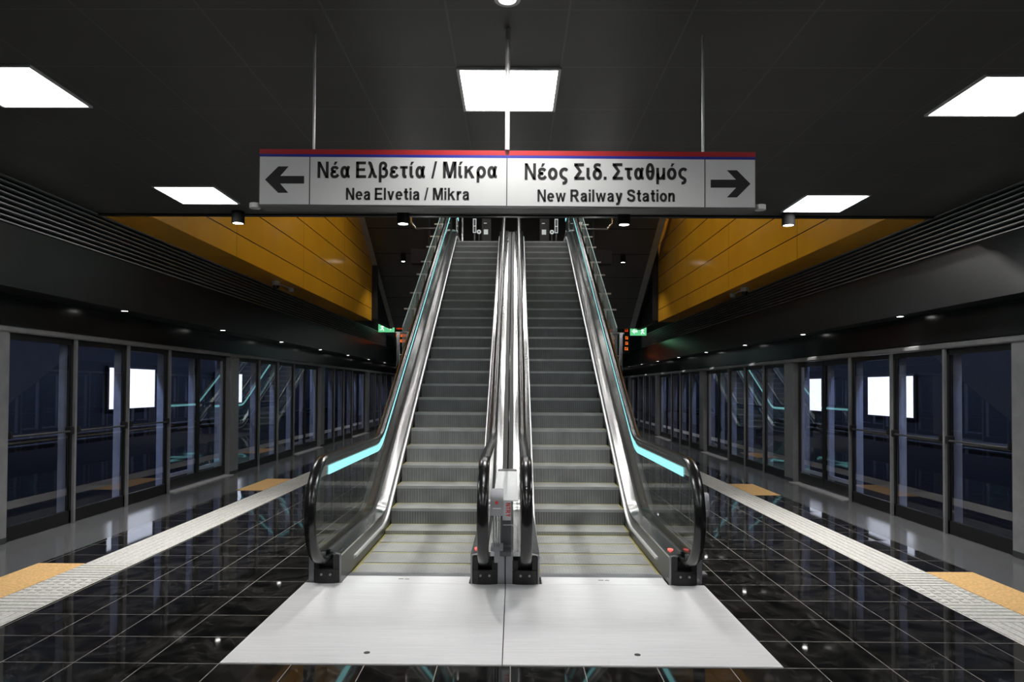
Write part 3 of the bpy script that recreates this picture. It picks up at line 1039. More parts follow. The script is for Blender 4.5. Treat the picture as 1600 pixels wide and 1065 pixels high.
# tunnel light boxes and tubes
for side, wx, g, boxes, z0, z1 in (('left', -8.3, -1, [(13.97, 15.73), (18.99, 20.81)], 1.045, 1.89), ('right', 8.1, 1, [(13.88, 15.63), (18.0, 19.61)], 0.965, 1.805)):
    for i, (a, b) in enumerate(boxes):
        t = thing('advertising_light_box', f'{["nearer", "farther"][i]} blank white lit panel seen through the {side} platform glass', 'light box', (wx, (a + b) / 2, (z0 + z1) / 2))
        part('case', MB().box(wx - g * 0.025, wx - g * 0.08, a - 0.04, b + 0.04, z0 - 0.04, z1 + 0.04), 'black_frame', t)
        part('lit_face', MB().box(wx - g * 0.08, wx - g * 0.086, a, b, z0, z1), 'box_glow', t)
    tx = (XL - 0.55) if g < 0 else (XR + 0.55)
    for i in range(9):
        y = 4.2 + i * 4.2
        t = thing('tunnel_tube_lamp', f'bluish tube lamp over the {side} track', 'lamp', (tx, y, 3.2), f'tube lamps over the {side} track')
        part('tube', MB().cyl((tx, y - 0.7, 3.2), (tx, y + 0.7, 3.2), 0.03, seg=10), 'tube_glow', t, True)
        part('bracket', MB().box(tx - 0.03, tx + 0.03, y - 0.75, y + 0.75, 3.24, 3.28).box(tx - 0.01, tx + 0.01, y - 0.02, y + 0.02, 3.28, 5.0), 'dark_steel', t)
    o = part('wall_conduit', MB().cyl((wx - g * 0.06, YN, 0.62), (wx - g * 0.06, YF, 0.62), 0.035, seg=10).cyl((wx - g * 0.06, YN, 0.5), (wx - g * 0.06, YF, 0.5), 0.025, seg=10), 'dark_steel', None, True)
    tag(o, f'dark pipe running along the tunnel wall behind the {side} platform glass', 'pipe')

# ------------------------------------------------------------------ escalators
TH = math.radians(29.7)
TT = 7.15
YTOP = TT + ZT / math.tan(TH)


def esc_path(n, ya, yb, rmin=0.45, seg=10, ni=None):
    """(y, z) points of a line n metres over the flat treads and ni metres (square to the slope) over the inclined ones"""
    ni = n if ni is None else ni
    tn, h = math.tan(TH), math.tan(TH / 2)
    c = ni / math.cos(TH)
    yc0 = TT + (n - c) / tn
    yc1 = YTOP + (n - c) / tn
    R0 = max(1.0 - n, rmin)
    R1 = max(1.0 + n, rmin)
    t0, t1 = R0 * h, R1 * h
    pts = [(ya, n)]
    for i in range(seg + 1):
        a = TH * i / seg
        pts.append((yc0 - t0 + R0 * math.sin(a), n + R0 * (1 - math.cos(a))))
    for i in range(seg + 1):
        a = TH * (1 - i / seg)
        pts.append((yc1 + t1 - R1 * math.sin(a), ZT + n - R1 * (1 - math.cos(a))))
    pts.append((yb, ZT + n))
    return pts


def clip_path(pts, y0, y1):
    out = []
    for i in range(len(pts) - 1):
        (a, za_), (b, zb2) = pts[i], pts[i + 1]
        if b <= a + 1e-9:
            continue
        lo, hi = max(a, y0), min(b, y1)
        if lo >= hi - 1e-9:
            continue
        f = lambda y: (y, za_ + (zb2 - za_) * (y - a) / (b - a))
        if not out:
            out.append(f(lo))
        out.append(f(hi))
    return out


def step_pos(s):
    R0 = 1.0
    t0 = R0 * math.tan(TH / 2)
    y0 = TT - t0
    if s < y0:
        return s, 0.0
    a = (s - y0) / R0
    if a < TH:
        return y0 + R0 * math.sin(a), R0 * (1 - math.cos(a))
    l = s - y0 - R0 * TH
    L = (ZT - 2 * R0 * (1 - math.cos(TH))) / math.sin(TH)
    yi, zi = y0 + R0 * math.sin(TH), R0 * (1 - math.cos(TH))
    if l < L:
        return yi + l * math.cos(TH), zi + l * math.sin(TH)
    yj, zj = yi + L * math.cos(TH), zi + L * math.sin(TH)
    a = (l - L) / R0
    if a < TH:
        return yj + R0 * (math.sin(TH) - math.sin(TH - a)), zj + R0 * (math.cos(TH - a) - math.cos(TH))
    return yj + R0 * math.sin(TH) + (l - L - R0 * TH), ZT


HR_N, HR_I = 0.985, 0.73
PITCH = 0.395
YB, YCOMB, YEND = 5.36, 5.66, 17.6


def escalator(xc, side, outer):
    """outer: +1 when the platform side is at +x, else -1"""
    t = thing('escalator', f'{side} escalator with grey grooved steps, glass balustrade and black handrails', 'escalator', (xc, YCOMB, 0))
    # steps
    s = 7.16 - PITCH * 4
    i = 0
    while True:
        y, z = step_pos(s)
        y2, z2 = step_pos(s + PITCH)
        yp, zp = step_pos(s - PITCH)
        if y > 17.0:
            break
        y0 = max(y, YCOMB + 0.01)
        mb = MB()
        x0, x1 = xc - 0.497, xc + 0.497
        if y2 > y0 + 0.02:
            mb.box(x0, x1, y0 + 0.012, y2 + 0.03, z - 0.05, z, 1)
            mb.box(x0, x1, y0, y0 + 0.012, z - 0.03, z + 0.0005, 2 if z - zp > 0.06 else 1)  # paler strip paints the lit edge of each rising step
            if z - zp > 0.004:
                mb.extrude([(y0, z - 0.03), (y0 + 0.012, z - 0.03), (y0 + 0.03, zp - 0.06), (y0 + 0.014, zp - 0.06)], 'x', x0, x1, 0)
            st = part('step', mb, ['step_riser', 'step_tread', 'pale_metal'], t)
            ys = MB()
            if z2 - z < 0.2:
                ys.box(x0 + 0.02, x1 - 0.02, y2 - 0.018, y2 - 0.002, z, z + 0.0012)
            ys.box(x0, x0 + 0.018, y0 + 0.01, y2 - 0.002, z, z + 0.0012).box(x1 - 0.018, x1, y0 + 0.01, y2 - 0.002, z, z + 0.0012)
            part('edge_line', ys, 'yellow_paint', st, label='yellow edge line')
        s += PITCH
        i += 1
    # comb plate
    mb = MB().box(xc - 0.50, xc + 0.50, YCOMB - 0.1, YCOMB - 0.005, -0.02, 0.005)
    for q in range(54):
        x = xc - 0.495 + 0.99 * (q + 0.5) / 54
        mb.box(x - 0.0045, x + 0.0045, YCOMB - 0.01, YCOMB + 0.03, -0.004, 0.004)
    part('comb_plate', mb, 'steel_side', t)
    part('comb_plate', MB().box(xc - 0.5, xc + 0.5, 17.0, 17.6, ZT - 0.03, ZT + 0.004), 'steel_side', t)
    # balustrades
    for sd in (-1, 1):
        X = lambda d: xc + sd * d
        # skirt
        low = clip_path(esc_path(-0.12, YB, YEND), YB, YEND)
        fine = [YB + 0.0 + (YEND - YB) * q / 90 for q in range(91)]

        def at_y(n, y, rmin=0.45, ni=None):
            p = esc_path(n, YB - 3, YEND + 3, rmin, 10, ni)
            for a in range(len(p) - 1):
                if p[a][0] <= y <= p[a + 1][0]:
                    f = (y - p[a][0]) / max(p[a + 1][0] - p[a][0], 1e-9)
                    return p[a][1] + (p[a + 1][1] - p[a][1]) * f
            return p[-1][1]
        lowp = [(y, max(at_y(-0.12, y), 0.0 if y < YCOMB + 0.02 else -9)) for y in fine]
        top = [(y, at_y(0.225, y, 0.45, 0.18)) for y in fine]
        part('skirt', MB().strip_x(lowp, top, X(0.502), X(0.514)), 'skirt_metal', t, True)
        # skirt brush bar
        br = clip_path(esc_path(0.10, YB + 0.3, YEND, 0.45, 10, 0.065), YB + 0.42, YEND - 0.5)
        part('brush_bar', MB().sweep(br, [(X(0.502), 0.020), (X(0.482), 0.018), (X(0.478), 0.012), (X(0.478), 0.0), (X(0.486), -0.006), (X(0.502), -0.016)]), ['bright_aluminium'], t, True)
        # inner deck
        dk = clip_path(esc_path(0.225, YB, YEND, 0.45, 10, 0.18), YB, YEND)
        part('inner_deck', MB().sweep(dk, [(X(0.500), -0.012), (X(0.500), 0.004), (X(0.592), 0.024), (X(0.592), 0.0)]), 'stainless', t, True)
        # glass holder
        gh = clip_path(esc_path(0.225, YB, YEND, 0.45, 10, 0.18), YB + 0.05, YEND)
        part('glass_holder', MB().sweep(gh, [(X(0.594), -0.02), (X(0.594), 0.022), (X(0.603), 0.026), (X(0.621), 0.026), (X(0.630), 0.022), (X(0.630), -0.02)]), 'black_plastic', t, True)
        # outer deck
        od = clip_path(esc_path(0.225, YB, YEND, 0.45, 10, 0.18), YB + 0.02, YEND)
        part('outer_deck', MB().sweep(od, [(X(0.632), -0.012), (X(0.632), 0.022), (X(0.706), 0.022), (X(0.706), -0.012)]), 'stainless', t, True)
        part('deck_channel', MB().sweep(od, [(X(0.708), -0.03), (X(0.708), -0.006), (X(0.752), -0.006), (X(0.754), 0.006), (X(0.762), 0.006), (X(0.762), -0.03)]), 'groove_dark', t, True)
        # side cladding
        lw = [(y, max(at_y(-0.95, y, 1.2), 0.0)) for y in fine]
        tp = [(y, at_y(0.205, y, 0.45, 0.16)) for y in fine]
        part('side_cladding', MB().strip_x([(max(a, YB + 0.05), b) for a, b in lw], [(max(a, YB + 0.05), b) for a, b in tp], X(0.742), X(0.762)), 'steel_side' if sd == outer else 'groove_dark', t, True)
        # glass
        up_ = esc_path(HR_N - 0.045, 5.27, YEND, 0.8, 10, HR_I - 0.045)
        cyn, czn, rn = 5.27, HR_N - 0.39, 0.355
        joints = [8.4, 10.3, 12.2, 14.1, YEND]
        arc = [(cyn - rn * math.sin(math.radians(a)), czn + (HR_N - 0.045 - czn) * math.cos(math.radians(a))) for a in range(0, 166, 8)]
        lowg = esc_path(0.20, 5.20, YEND, 0.45, 10, 0.155)
        y_prev = None
        for jn in joints:
            if y_prev is None:
                u = clip_path(up_, 5.27, jn)
                l = clip_path(lowg, 5.20, jn)
                poly = l + u[::-1] + arc[1:]
            else:
                u = clip_path(up_, y_prev + 0.006, jn)
                l = clip_path(lowg, y_prev + 0.006, jn)
                poly = l + u[::-1]
            part('glass_panel', MB().extrude(poly, 'x', X(0.607), X(0.617)), 'glass', t)
            y_prev = jn
        # handrail
        hp = esc_path(HR_N, 5.27, YEND, 0.8, 10, HR_I)
        narc = [(cyn - 0.385 * math.sin(math.radians(a)), czn + 0.39 * math.cos(math.radians(a))) for a in range(180, 0, -6)]
        line = [(5.40, czn - 0.395)] + narc + hp
        prof = [(X(0.574), -0.022), (X(0.570), -0.006), (X(0.576), 0.012), (X(0.590), 0.020), (X(0.612), 0.022), (X(0.634), 0.020), (X(0.648), 0.012), (X(0.654), -0.006), (X(0.650), -0.022), (X(0.632), -0.026), (X(0.630), -0.014), (X(0.594), -0.014), (X(0.592), -0.026)]
        hr = part('handrail', MB().sweep(line, prof), 'black_rubber', t, True)
        # handrail guide under the belt
        part('handrail_guide', MB().sweep(line[1:], [(X(0.598), -0.06), (X(0.598), -0.018), (X(0.626), -0.018), (X(0.626), -0.06)]), 'dark_steel', hr)
        # cyan light strip under the handrail, on the step side
        ls = clip_path(esc_path(HR_N - 0.14, 5.3, YEND, 0.8, 10, HR_I - 0.14), 5.34, YEND)
        part('light_strip', MB().sweep(ls, [(X(0.598), 0.0), (X(0.598), 0.068), (X(0.606), 0.068), (X(0.606), 0.0)]), 'cyan_glow', t, label='glowing cyan light strip')
        part('strip_light_block', MB().sweep(ls, [(X(0.6062), 0.0), (X(0.6062), 0.068), (X(0.6068), 0.068), (X(0.6068), 0.0)]), 'dark_steel', t)  # unseen, added so that the strip lights only the step side
        # handrail inlet box
        bx = MB()
        xs = [0.515, 0.53, 0.56, 0.613, 0.666, 0.70, 0.715]
        fr = [0.0, -0.012, -0.022, -0.026, -0.022, -0.012, 0.0]
        bx.extrude([(X(a), YB + b) for a, b in zip(xs, fr)] + [(X(0.715), YB + 0.16), (X(0.515), YB + 0.16)], 'z', 0.0, 0.115)
        bx.extrude([(X(0.515), YB + 0.05), (X(0.715), YB + 0.05), (X(0.715), YB + 0.16), (X(0.515), YB + 0.16)], 'z', 0.115, 0.235)
        bx.extrude([(X(0.515), YB), (X(0.56), YB - 0.02), (X(0.56), YB + 0.06), (X(0.515), YB + 0.06)], 'z', 0.115, 0.225)
        bx.extrude([(X(0.668), YB - 0.02), (X(0.715), YB), (X(0.715), YB + 0.06), (X(0.668), YB + 0.06)], 'z', 0.115, 0.19)
        bxo = part('handrail_inlet', bx, 'black_plastic', t, bevel=0.004)
        for dx in (0.58, 0.648):
            part('bolt', MB().cyl((X(dx), YB - 0.034, 0.075), (X(dx), YB - 0.015, 0.075), 0.009, seg=10), 'pale_metal', bxo, True)
        # front end faces
        part('newel_plate', MB().box(X(0.502), X(0.5145), YB - 0.005, YB + 0.01, 0.0, 0.228), 'steel_side', t)
        part('newel_plate', MB().box(X(0.7155), X(0.765), YB + 0.04, YB + 0.06, 0.0, 0.228), 'steel_side', t)
        if sd == 1:
            part('direction_lamp', MB().extrude([(X(0.545) + 0.022 * math.cos(q * 0.5236), 5.52 + 0.035 * math.sin(q * 0.5236)) for q in range(12)], 'z', 0.236, 0.245), 'red_lamp', t, label='small red indicator lamp')
    # truss underside
    lo = clip_path(esc_path(-0.97, 5, YEND, 1.2), 9.2, 16.9)
    part('truss_cladding', MB().sweep(lo, [(xc - 0.74, 0.0), (xc + 0.74, 0.0), (xc + 0.74, 0.03), (xc - 0.74, 0.03)]), 'black_wall', t, True)
    return t


def dup(root, dy, label):
    r = root.copy()
    COL.objects.link(r)
    r.location.y += dy
    r['label'] = label
    for ch in list(root.children):
        c = ch.copy()
        COL.objects.link(c)
        c.parent = r
        for g in list(ch.children):
            d = g.copy()
            COL.objects.link(d)
            d.parent = c
    return r


esc_l = escalator(-0.825, 'left', -1)
esc_r = escalator(0.712, 'right', 1)
# a second pair farther along the platform, which the photograph shows mirrored in the platform glass
struct('ceiling', MB().box(-2.8, 2.8, 26.3, 38, 8.0, 8.1), 'dark_hall')  # unseen slab added to carry the lamps over this pair
dup(esc_l, 17.0, 'far left escalator beyond the first pair, seen mirrored in the platform glass')
dup(esc_r, 17.0, 'far right escalator beyond the first pair, seen mirrored in the platform glass')
for x, y in ((-1.4, 28.0), (0.0, 28.6), (1.4, 28.0), (-1.4, 31.5), (0.0, 32.0), (1.4, 31.5)):  # unseen lamps added to put bright patches on the second pair's decks
    t = thing('hall_light_panel', 'added unseen lit square panel that brightens the second pair of escalators', 'ceiling light', (x, y, 8.0), 'added unseen panels over the second escalators')
    part('frame', MB().box(x - 0.32, x + 0.32, y - 0.32, y + 0.32, 7.97, 8.0), 'white_lamp_trim', t)
    part('diffuser', MB().box(x - 0.3, x + 0.3, y - 0.3, y + 0.3, 7.96, 7.97), 'hall_glow', t)
for x in (-1.5, 0.0, 1.5):  # hidden panels added to light the metal of the second pair
    t = thing('ceiling_light_panel', 'added unseen lit panel before the second pair of escalators, behind the first pair', 'ceiling light', (x, 22.3, 3.85), 'added unseen light panels before the second escalators')
    part('frame', MB().box(x - 0.31, x + 0.31, 22.0, 22.62, 3.838, 3.85), 'white_lamp_trim', t)
    part('diffuser', MB().box(x - 0.29, x + 0.29, 22.02, 22.6, 3.832, 3.838), 'hall_glow', t)

# landing plates in front of the escalators
for x0, x1, sd, kx in ((-1.606, -0.056, 'left', -0.828), (-0.050, 1.484, 'right', 0.715)):
    t = thing('floor_plate', f'scuffed bare aluminium floor plate in front of the {sd} escalator', 'floor plate', ((x0 + x1) / 2, 4.6, 0))
    part('plate', MB().box(x0, x1, 3.80, 5.36, -0.02, 0.006).box(x0 + (0.28), x1 - 0.28, 5.36, 5.56, -0.02, 0.006), 'plate_aluminium', t, bevel=0.002)
    part('lifting_key', MB().cyl((kx, 3.957, 0.004), (kx, 3.957, 0.0075), 0.018, seg=20), 'groove_dark', t)
    xm = -0.90 if sd == 'left' else 0.68
    part('maker_mark', MB().box(xm, xm + 0.04, 5.47, 5.485, 0.006, 0.0068).box(xm + 0.05, xm + 0.085, 5.468, 5.482, 0.006, 0.0068), 'groove_dark', t)
    pb = MB().box(x0, x0 + 0.012, 3.79, 5.36, -0.02, 0.004) if sd == 'left' else MB().box(x1 - 0.012, x1, 3.79, 5.36, -0.02, 0.004)
struct('floor', MB().box(-1.606, 1.484, 3.80, 5.7, -0.35, -0.02), 'black_wall')

# clear cover between the two inner newels
t = thing('acrylic_guard', 'clear and frosted acrylic box between the two inner handrails', 'guard', (-0.055, 5.2, 0.28))
ax0, ax1 = -0.148, 0.042
part('top_sheet', MB().extrude([(5.10, 0.684), (6.75, 0.70), (6.75, 0.708), (5.10, 0.692)], 'x', ax0, ax1), 'frosted_white', t)
part('rear_bar', MB().box(ax0, ax1, 6.75, 6.86, 0.62, 0.72), 'steel_side', t, bevel=0.004)
part('front_sheet', MB().box(ax0, ax1, 5.10, 5.106, 0.285, 0.684), 'acrylic', t)
for x in (ax0, ax1 - 0.006):
    part('side_sheet', MB().box(x, x + 0.006, 5.11, 6.75, 0.285, 0.684), 'acrylic', t)
part('sticker', MB().box(-0.075, -0.012, 5.097, 5.0985, 0.545, 0.684), 'pale_frame', t)
text_part('NTRY', -0.050, 0.622, 0.10, 0.034, 5.0955, 'red_ink', t, 'lettering', rot=lambda a, b: (b, -a), label='red lettering turned sideways')
part('white_line', MB().box(-0.07, 0.03, 5.096, 5.099, 0.508, 0.514), 'white_paint', t)
part('inner_block', MB().box(-0.088, -0.012, 5.3, 5.5, 0.24, 0.56), 'steel_side', t)
part('base_block', MB().box(-0.095, -0.010, 5.18, 5.30, 0.26, 0.33), 'dark_steel', t, bevel=0.004)
part('front_cover', MB().box(-0.114, -0.060, 5.36, 5.40, 0.0, 0.26).box(-0.050, 0.004, 5.36, 5.40, 0.0, 0.26), 'steel_side', t)

# stop stations
for x, y, dz, lb in ((-0.114, 4.97, 0, 'between the two inner handrails'), (1.54, 5.6, -0.115, 'mostly hidden behind the far right handrail')):
    t = thing('emergency_stop_post', f'curved chrome emergency stop head on two thin rods, {lb}', 'stop button', (x, y, 0.2))
    prof = []
    for q in range(9):
        a = math.radians(-50 + 100 * q / 8)
        prof.append((y + 0.06 - 0.085 * math.cos(a), 0.695 + dz + 0.125 * math.sin(a)))
    mb = MB().extrude(prof + [(y + 0.06, 0.79 + dz), (y + 0.06, 0.60 + dz)], 'x', x - 0.046, x + 0.046)
    hd = part('head', mb, 'satin_grey', t, True, bevel=0.004)
    part('red_mark', MB().cyl((x, y - 0.027, 0.70 + dz), (x, y - 0.02, 0.70 + dz), 0.012, seg=12), 'red_ink', hd)
    part('white_line', MB().box(x - 0.03, x + 0.03, y - 0.026, y - 0.018, 0.655 + dz, 0.661 + dz), 'white_paint', hd)
    rods = MB()
    for dx in (-0.022, 0.0, 0.018):
        rods.cyl((x + dx, y + 0.03, 0.62 + dz), (x + dx * 0.8, y + 0.10, 0.36 if dz == 0 else 0.01), 0.006, seg=8)
    part('rod', rods, 'post_chrome', t, True)
    if dz:
        part('foot', MB().box(x - 0.05, x + 0.05, y + 0.05, y + 0.15, 0.0, 0.012), 'steel_side', t)
        continue
    part('foot', MB().box(x - 0.045, x + 0.045, y + 0.06, y + 0.22, 0.335, 0.36).box(x - 0.02, x + 0.02, y + 0.1, y + 0.42, 0.24, 0.335), 'steel_side', t, bevel=0.003)

# inclined glass fall guards outside the escalators
for sd, xg, lb in ((-1, -1.63, 'left'), (1, 1.515, 'right')):
    t = thing('fall_guard', f'sloping glass guard on brackets along the outer {lb} side of the escalators', 'railing', (xg, 9.7, 1.6))
    base = lambda y: (y - TT) * math.tan(TH)
    y = 10.1
    while y < 15.9:
        y2 = min(y + 1.38, 16.0)
        pl = [(y, base(y) + 0.40), (y2 - 0.03, base(y2 - 0.03) + 0.40), (y2 - 0.03, base(y2 - 0.03) + 0.72), (y, base(y) + 0.72)]
        if y < 10.2:
            pl = [(y + 0.0, base(y) + 0.20)] + pl[1:]
        p = part('glass_panel', MB().extrude(pl, 'x', xg - 0.006, xg + 0.006), 'guard_glass', t)
        part('glass_edge', MB().extrude([(y, base(y) + 0.72), (y2 - 0.03, base(y2 - 0.03) + 0.72), (y2 - 0.03, base(y2 - 0.03) + 0.735), (y, base(y) + 0.735)], 'x', xg - 0.006, xg + 0.006), 'glass_edge', p)
        for yy in (y + 0.22, y + 1.0):
            if yy < 15.8:
                zz = base(yy)
                br = MB().box(xg - 0.11, xg + 0.14, yy - 0.012, yy + 0.012, zz + 0.525, zz + 0.55) if sd > 0 else MB().box(xg - 0.14, xg + 0.11, yy - 0.012, yy + 0.012, zz + 0.525, zz + 0.55)
                br.box(xg + (-0.05 if sd > 0 else 0.02), xg + (-0.02 if sd > 0 else 0.05), yy - 0.012, yy + 0.012, zz + 0.24, zz + 0.525)
                part('bracket', br, 'rod_metal', t)
        y = y2
    pe = MB().box(xg - 0.02, xg + 0.02, 9.70, 9.74, base(9.7) + 0.22, 2.30)
    pe.cyl((xg, 9.72, 2.29), (xg - sd * 0.12, 9.72, 2.29), 0.014, seg=10)
    pe.cyl((xg, 9.72, 1.98), (xg - sd * 0.12, 9.72, 1.98), 0.012, seg=10)
    pe.extrude([(9.5, base(9.5) + 0.22), (9.74, base(9.74) + 0.22), (9.74, 1.9)], 'x', xg - 0.008, xg + 0.008)
    part('end_post', pe, 'post_chrome', t)

# landing guards at the top
for sd, x0, x1, lb in ((-1, -1.70, -2.55, 'left'), (1, 1.57, 2.42, 'right')):
    t = thing('landing_guard', f'glass and chrome guard rail turning outwards at the {lb} top of the escalators', 'railing', ((x0 + x1) / 2, 17.0, ZT))
    part('glass_panel', MB().box(x0, x1, 16.95, 16.965, ZT + 0.53, ZT + 1.45), 'glass', t)
    part('bottom_rail', MB().cyl((x0, 16.96, ZT + 0.51), (x1 - sd * 0.12, 16.96, ZT + 0.51), 0.03, seg=12).cyl((x1 - sd * 0.12, 16.96, ZT + 0.51), (x1, 16.96, ZT + 0.66), 0.03, seg=12).cyl((x1, 16.96, ZT + 0.66), (x1, 16.96, ZT + 1.45), 0.03, seg=12), 'post_chrome', t, True)
    part('top_rail', MB().cyl((x0, 16.96, ZT + 1.47), (x1, 16.96, ZT + 1.47), 0.03, seg=12), 'post_chrome', t, True)
    part('post', MB().box(x1 - sd * 0.45 - 0.02, x1 - sd * 0.45 + 0.02, 16.98, 17.02, ZT - 0.3, ZT + 1.45), 'black_plastic', t)
    part('slab_edge', MB().box(x0, x1, 17.0, 17.3, ZT - 0.35, ZT), 'black_wall', t)

# things seen over the top of the escalators
for sd, xm in ((-1, -1.18), (1, 1.26)):
    lb = 'left' if sd < 0 else 'right'
    H = ZT + 1.2
    t = thing('hall_notice_frame', f'small narrow white framed notice seen over the top of the {lb} escalator', 'notice', (xm, 20.5, ZT))
    mb = MB()
    for z in (0.0, 0.19, 0.40):
        mb.box(xm - 0.05, xm + 0.05, 20.48, 20.5, H + z, H + z + 0.02)
    mb.box(xm - 0.05, xm - 0.03, 20.48, 20.5, H, H + 0.42).box(xm + 0.03, xm + 0.05, 20.48, 20.5, H, H + 0.42)
    part('frame', mb, 'hall_pale_glow', t)
    part('stand', MB().box(xm - 0.02, xm + 0.02, 20.5, 20.54, ZT, H + 0.42), 'dark_steel', t)
    xd = xm - sd * 0.13
    o = thing('round_hall_sign', f'small round pale disc beside the notice over the {lb} escalator', 'sign', (xd, 20.5, ZT))
    part('disc', MB().cyl((xd, 20.49, H + 0.03), (xd, 20.51, H + 0.03), 0.065, seg=20), 'hall_pale_glow', o)
    part('hub', MB().cyl((xd, 20.484, H + 0.03), (xd, 20.492, H + 0.03), 0.022, seg=16), 'black_plastic', o)
    part('stand', MB().box(xd - 0.012, xd + 0.012, 20.51, 20.54, ZT, H), 'dark_steel', o)
    xk = xm - sd * 0.34
    t = thing('hall_gate_cabinet', f'dark cabinet with pale display bands behind the top of the {lb} escalator', 'cabinet', (xk, 20.8, ZT))
    part('case', MB().box(xk - 0.14, xk + 0.14, 20.8, 21.0, ZT, H + 0.5), 'black_plastic', t)
    part('display', MB().box(xk - 0.08, xk + 0.05, 20.79, 20.8, H + 0.02, H + 0.17), 'hall_pale_glow', t)
    part('display', MB().box(xk - 0.08, xk + 0.01, 20.79, 20.8, H + 0.35, H + 0.37), 'hall_pale_glow', t)
    xp = xm + sd * 0.22
    t = thing('hall_gate_post', f'slim chrome gate posts at the outer top corner of the {lb} escalator', 'gate', (xp, 18.6, ZT))
    for dx in (0.0, 0.14):
        part('post', MB().box(xp + sd * dx - 0.02, xp + sd * dx + 0.02, 18.58, 18.62, ZT, ZT + 1.3), 'post_chrome', t)

# ------------------------------------------------------------------ exit signs and departure boards
for x0, x1, z0, z1, sd, lb in ((-4.41, -3.89, 3.32, 3.60, 1, 'left'), (3.80, 4.32, 3.25, 3.52, -1, 'right')):
    y = 22.4
    t = thing('exit_sign', f'lit green emergency exit sign hanging near the {lb} orange wall', 'sign', ((x0 + x1) / 2, y, z0))
    part('case', MB().box(x0, x1, y, y + 0.06, z0, z1), 'exit_green', t, label='green lit sign face')
    xm = (x0 + x1) / 2
    h = z1 - z0
    zc_ = (z0 + z1) / 2
    ax = xm + sd * 0.12
    part('arrow', MB().extrude([(ax + sd * 0.10, zc_), (ax + sd * 0.0, zc_ + 0.09), (ax + sd * 0.0, zc_ + 0.035), (ax - sd * 0.09, zc_ + 0.035), (ax - sd * 0.09, zc_ - 0.035), (ax + sd * 0.0, zc_ - 0.035), (ax + sd * 0.0, zc_ - 0.09)], 'y', y - 0.004, y), 'exit_white', t)
    mx = xm - sd * 0.13
    fig = MB().cyl((mx + sd * 0.02, y - 0.004, zc_ + 0.085), (mx + sd * 0.02, y, zc_ + 0.085), 0.022, seg=12)
    for a, b, wd in (((0.01, 0.06), (-0.01, -0.02), 0.024), ((0.0, 0.05), (0.055, 0.02), 0.012), ((0.0, 0.05), (-0.06, 0.03), 0.012), ((-0.01, -0.02), (0.04, -0.05), 0.014), ((0.04, -0.05), (0.03, -0.10), 0.014), ((-0.01, -0.02), (-0.03, -0.065), 0.014), ((-0.03, -0.065), (-0.08, -0.07), 0.014)):
        ax_, az = mx + sd * a[0], zc_ + a[1]
        bx_, bz = mx + sd * b[0], zc_ + b[1]
        L = math.hypot(bx_ - ax_, bz - az)
        nx, nz = -(bz - az) / L * wd, (bx_ - ax_) / L * wd
        fig.extrude([(ax_ + nx, az + nz), (bx_ + nx, bz + nz), (bx_ - nx, bz - nz), (ax_ - nx, az - nz)], 'y', y - 0.004, y)
    part('running_figure', fig, 'exit_white', t)
    part('hanger', MB().cyl((x0 + 0.08, y + 0.03, z1), (x0 + 0.08, y + 0.03, 3.86), 0.008, seg=8).cyl((x1 - 0.08, y + 0.03, z1), (x1 - 0.08, y + 0.03, 3.86), 0.008, seg=8), 'dark_steel', t)

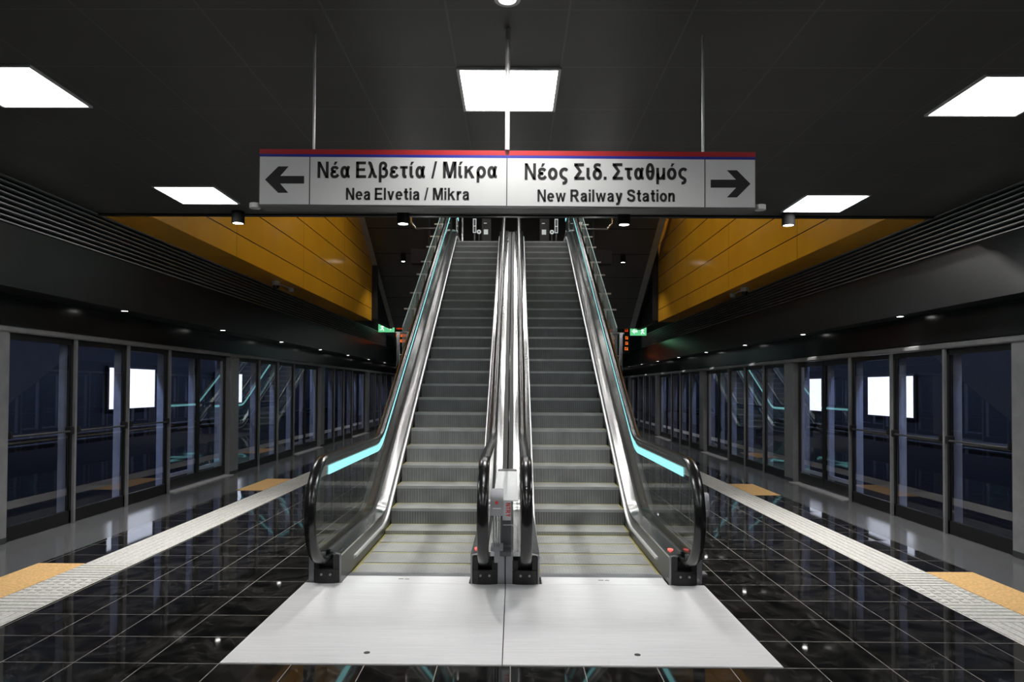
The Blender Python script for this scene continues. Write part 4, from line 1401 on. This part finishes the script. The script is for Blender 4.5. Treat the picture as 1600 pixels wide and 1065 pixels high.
for x0, x1, z0, z1, lb, rows in (
        (-4.15, -2.9, 2.95, 3.75, 'left', [(3.55, 3.66, 'led_red', (-4.09, -3.86)), (3.55, 3.66, 'led_red', (-3.68, -3.40)), (3.29, 3.38, 'led_orange', (-4.10, -3.60)), (3.10, 3.19, 'led_orange', (-4.05, -3.63))]),
        (3.1, 4.05, 2.75, 3.75, 'right', [(3.50, 3.68, 'led_red', (3.30, 3.42)), (3.50, 3.68, 'led_red', (3.88, 4.0)), (3.24, 3.34, 'led_orange', (3.45, 3.52)), (3.05, 3.14, 'led_orange', (3.45, 3.52)), (3.24, 3.34, 'led_orange', (3.9, 4.0)), (3.05, 3.15, 'led_orange', (3.9, 4.0)), (2.86, 2.96, 'led_orange', (3.72, 3.80)), (2.86, 2.96, 'led_orange', (3.88, 4.0))])):
    y = 24.0
    t = thing('departure_board', f'black departure board with orange lit rows behind the {lb} side of the escalators', 'display', ((x0 + x1) / 2, y, z0))
    part('case', MB().box(x0, x1, y, y + 0.12, z0, z1), 'black_plastic', t)
    for za_, zb2, mt, (a, b) in rows:
        mb = MB()
        n = max(2, int((b - a) / 0.055))
        for q in range(n):
            xa_ = a + (b - a) * q / n
            xb_ = xa_ + (b - a) / n * 0.72
            mb.box(xa_, xb_, y - 0.004, y, za_, za_ + (zb2 - za_) * 0.25)
            mb.box(xa_, xa_ + (xb_ - xa_) * 0.35, y - 0.004, y, za_, zb2)
            if q % 2 == 0:
                mb.box(xa_, xb_, y - 0.004, y, zb2 - (zb2 - za_) * 0.25, zb2)
            else:
                mb.box(xb_ - (xb_ - xa_) * 0.35, xb_, y - 0.004, y, za_, zb2)
        part('lit_row', mb, mt, t, label='row of lit orange characters')
    part('hanger', MB().cyl((x0 + 0.2, y + 0.06, z1), (x0 + 0.2, y + 0.06, 3.86), 0.02, seg=8).cyl((x1 - 0.2, y + 0.06, z1), (x1 - 0.2, y + 0.06, 3.86), 0.02, seg=8), 'dark_steel', t)

# dome cameras under the orange soffits
for x, y, g, lb in ((-4.16, 12.0, -1, 'left'), (4.19, 12.5, 1, 'right')):
    z = CZ
    t = thing('dome_camera', f'small dome security camera under the {lb} orange soffit', 'camera', (x, y, z))
    part('mount', MB().cyl((x, y, z - 0.07), (x, y, z), 0.075, seg=20), 'white_lamp_trim', t, True)
    part('dome', MB().dome((x, y, z - 0.07), 0.062), 'black_rubber', t, True)
    part('junction_box', MB().cyl((x + 0.02, y + 0.75, z - 0.07), (x + 0.02, y + 0.75, z), 0.05, seg=16).cyl((x, y, z - 0.02), (x + 0.02, y + 0.75, z - 0.02), 0.012, seg=8), 'white_lamp_trim', t, True)
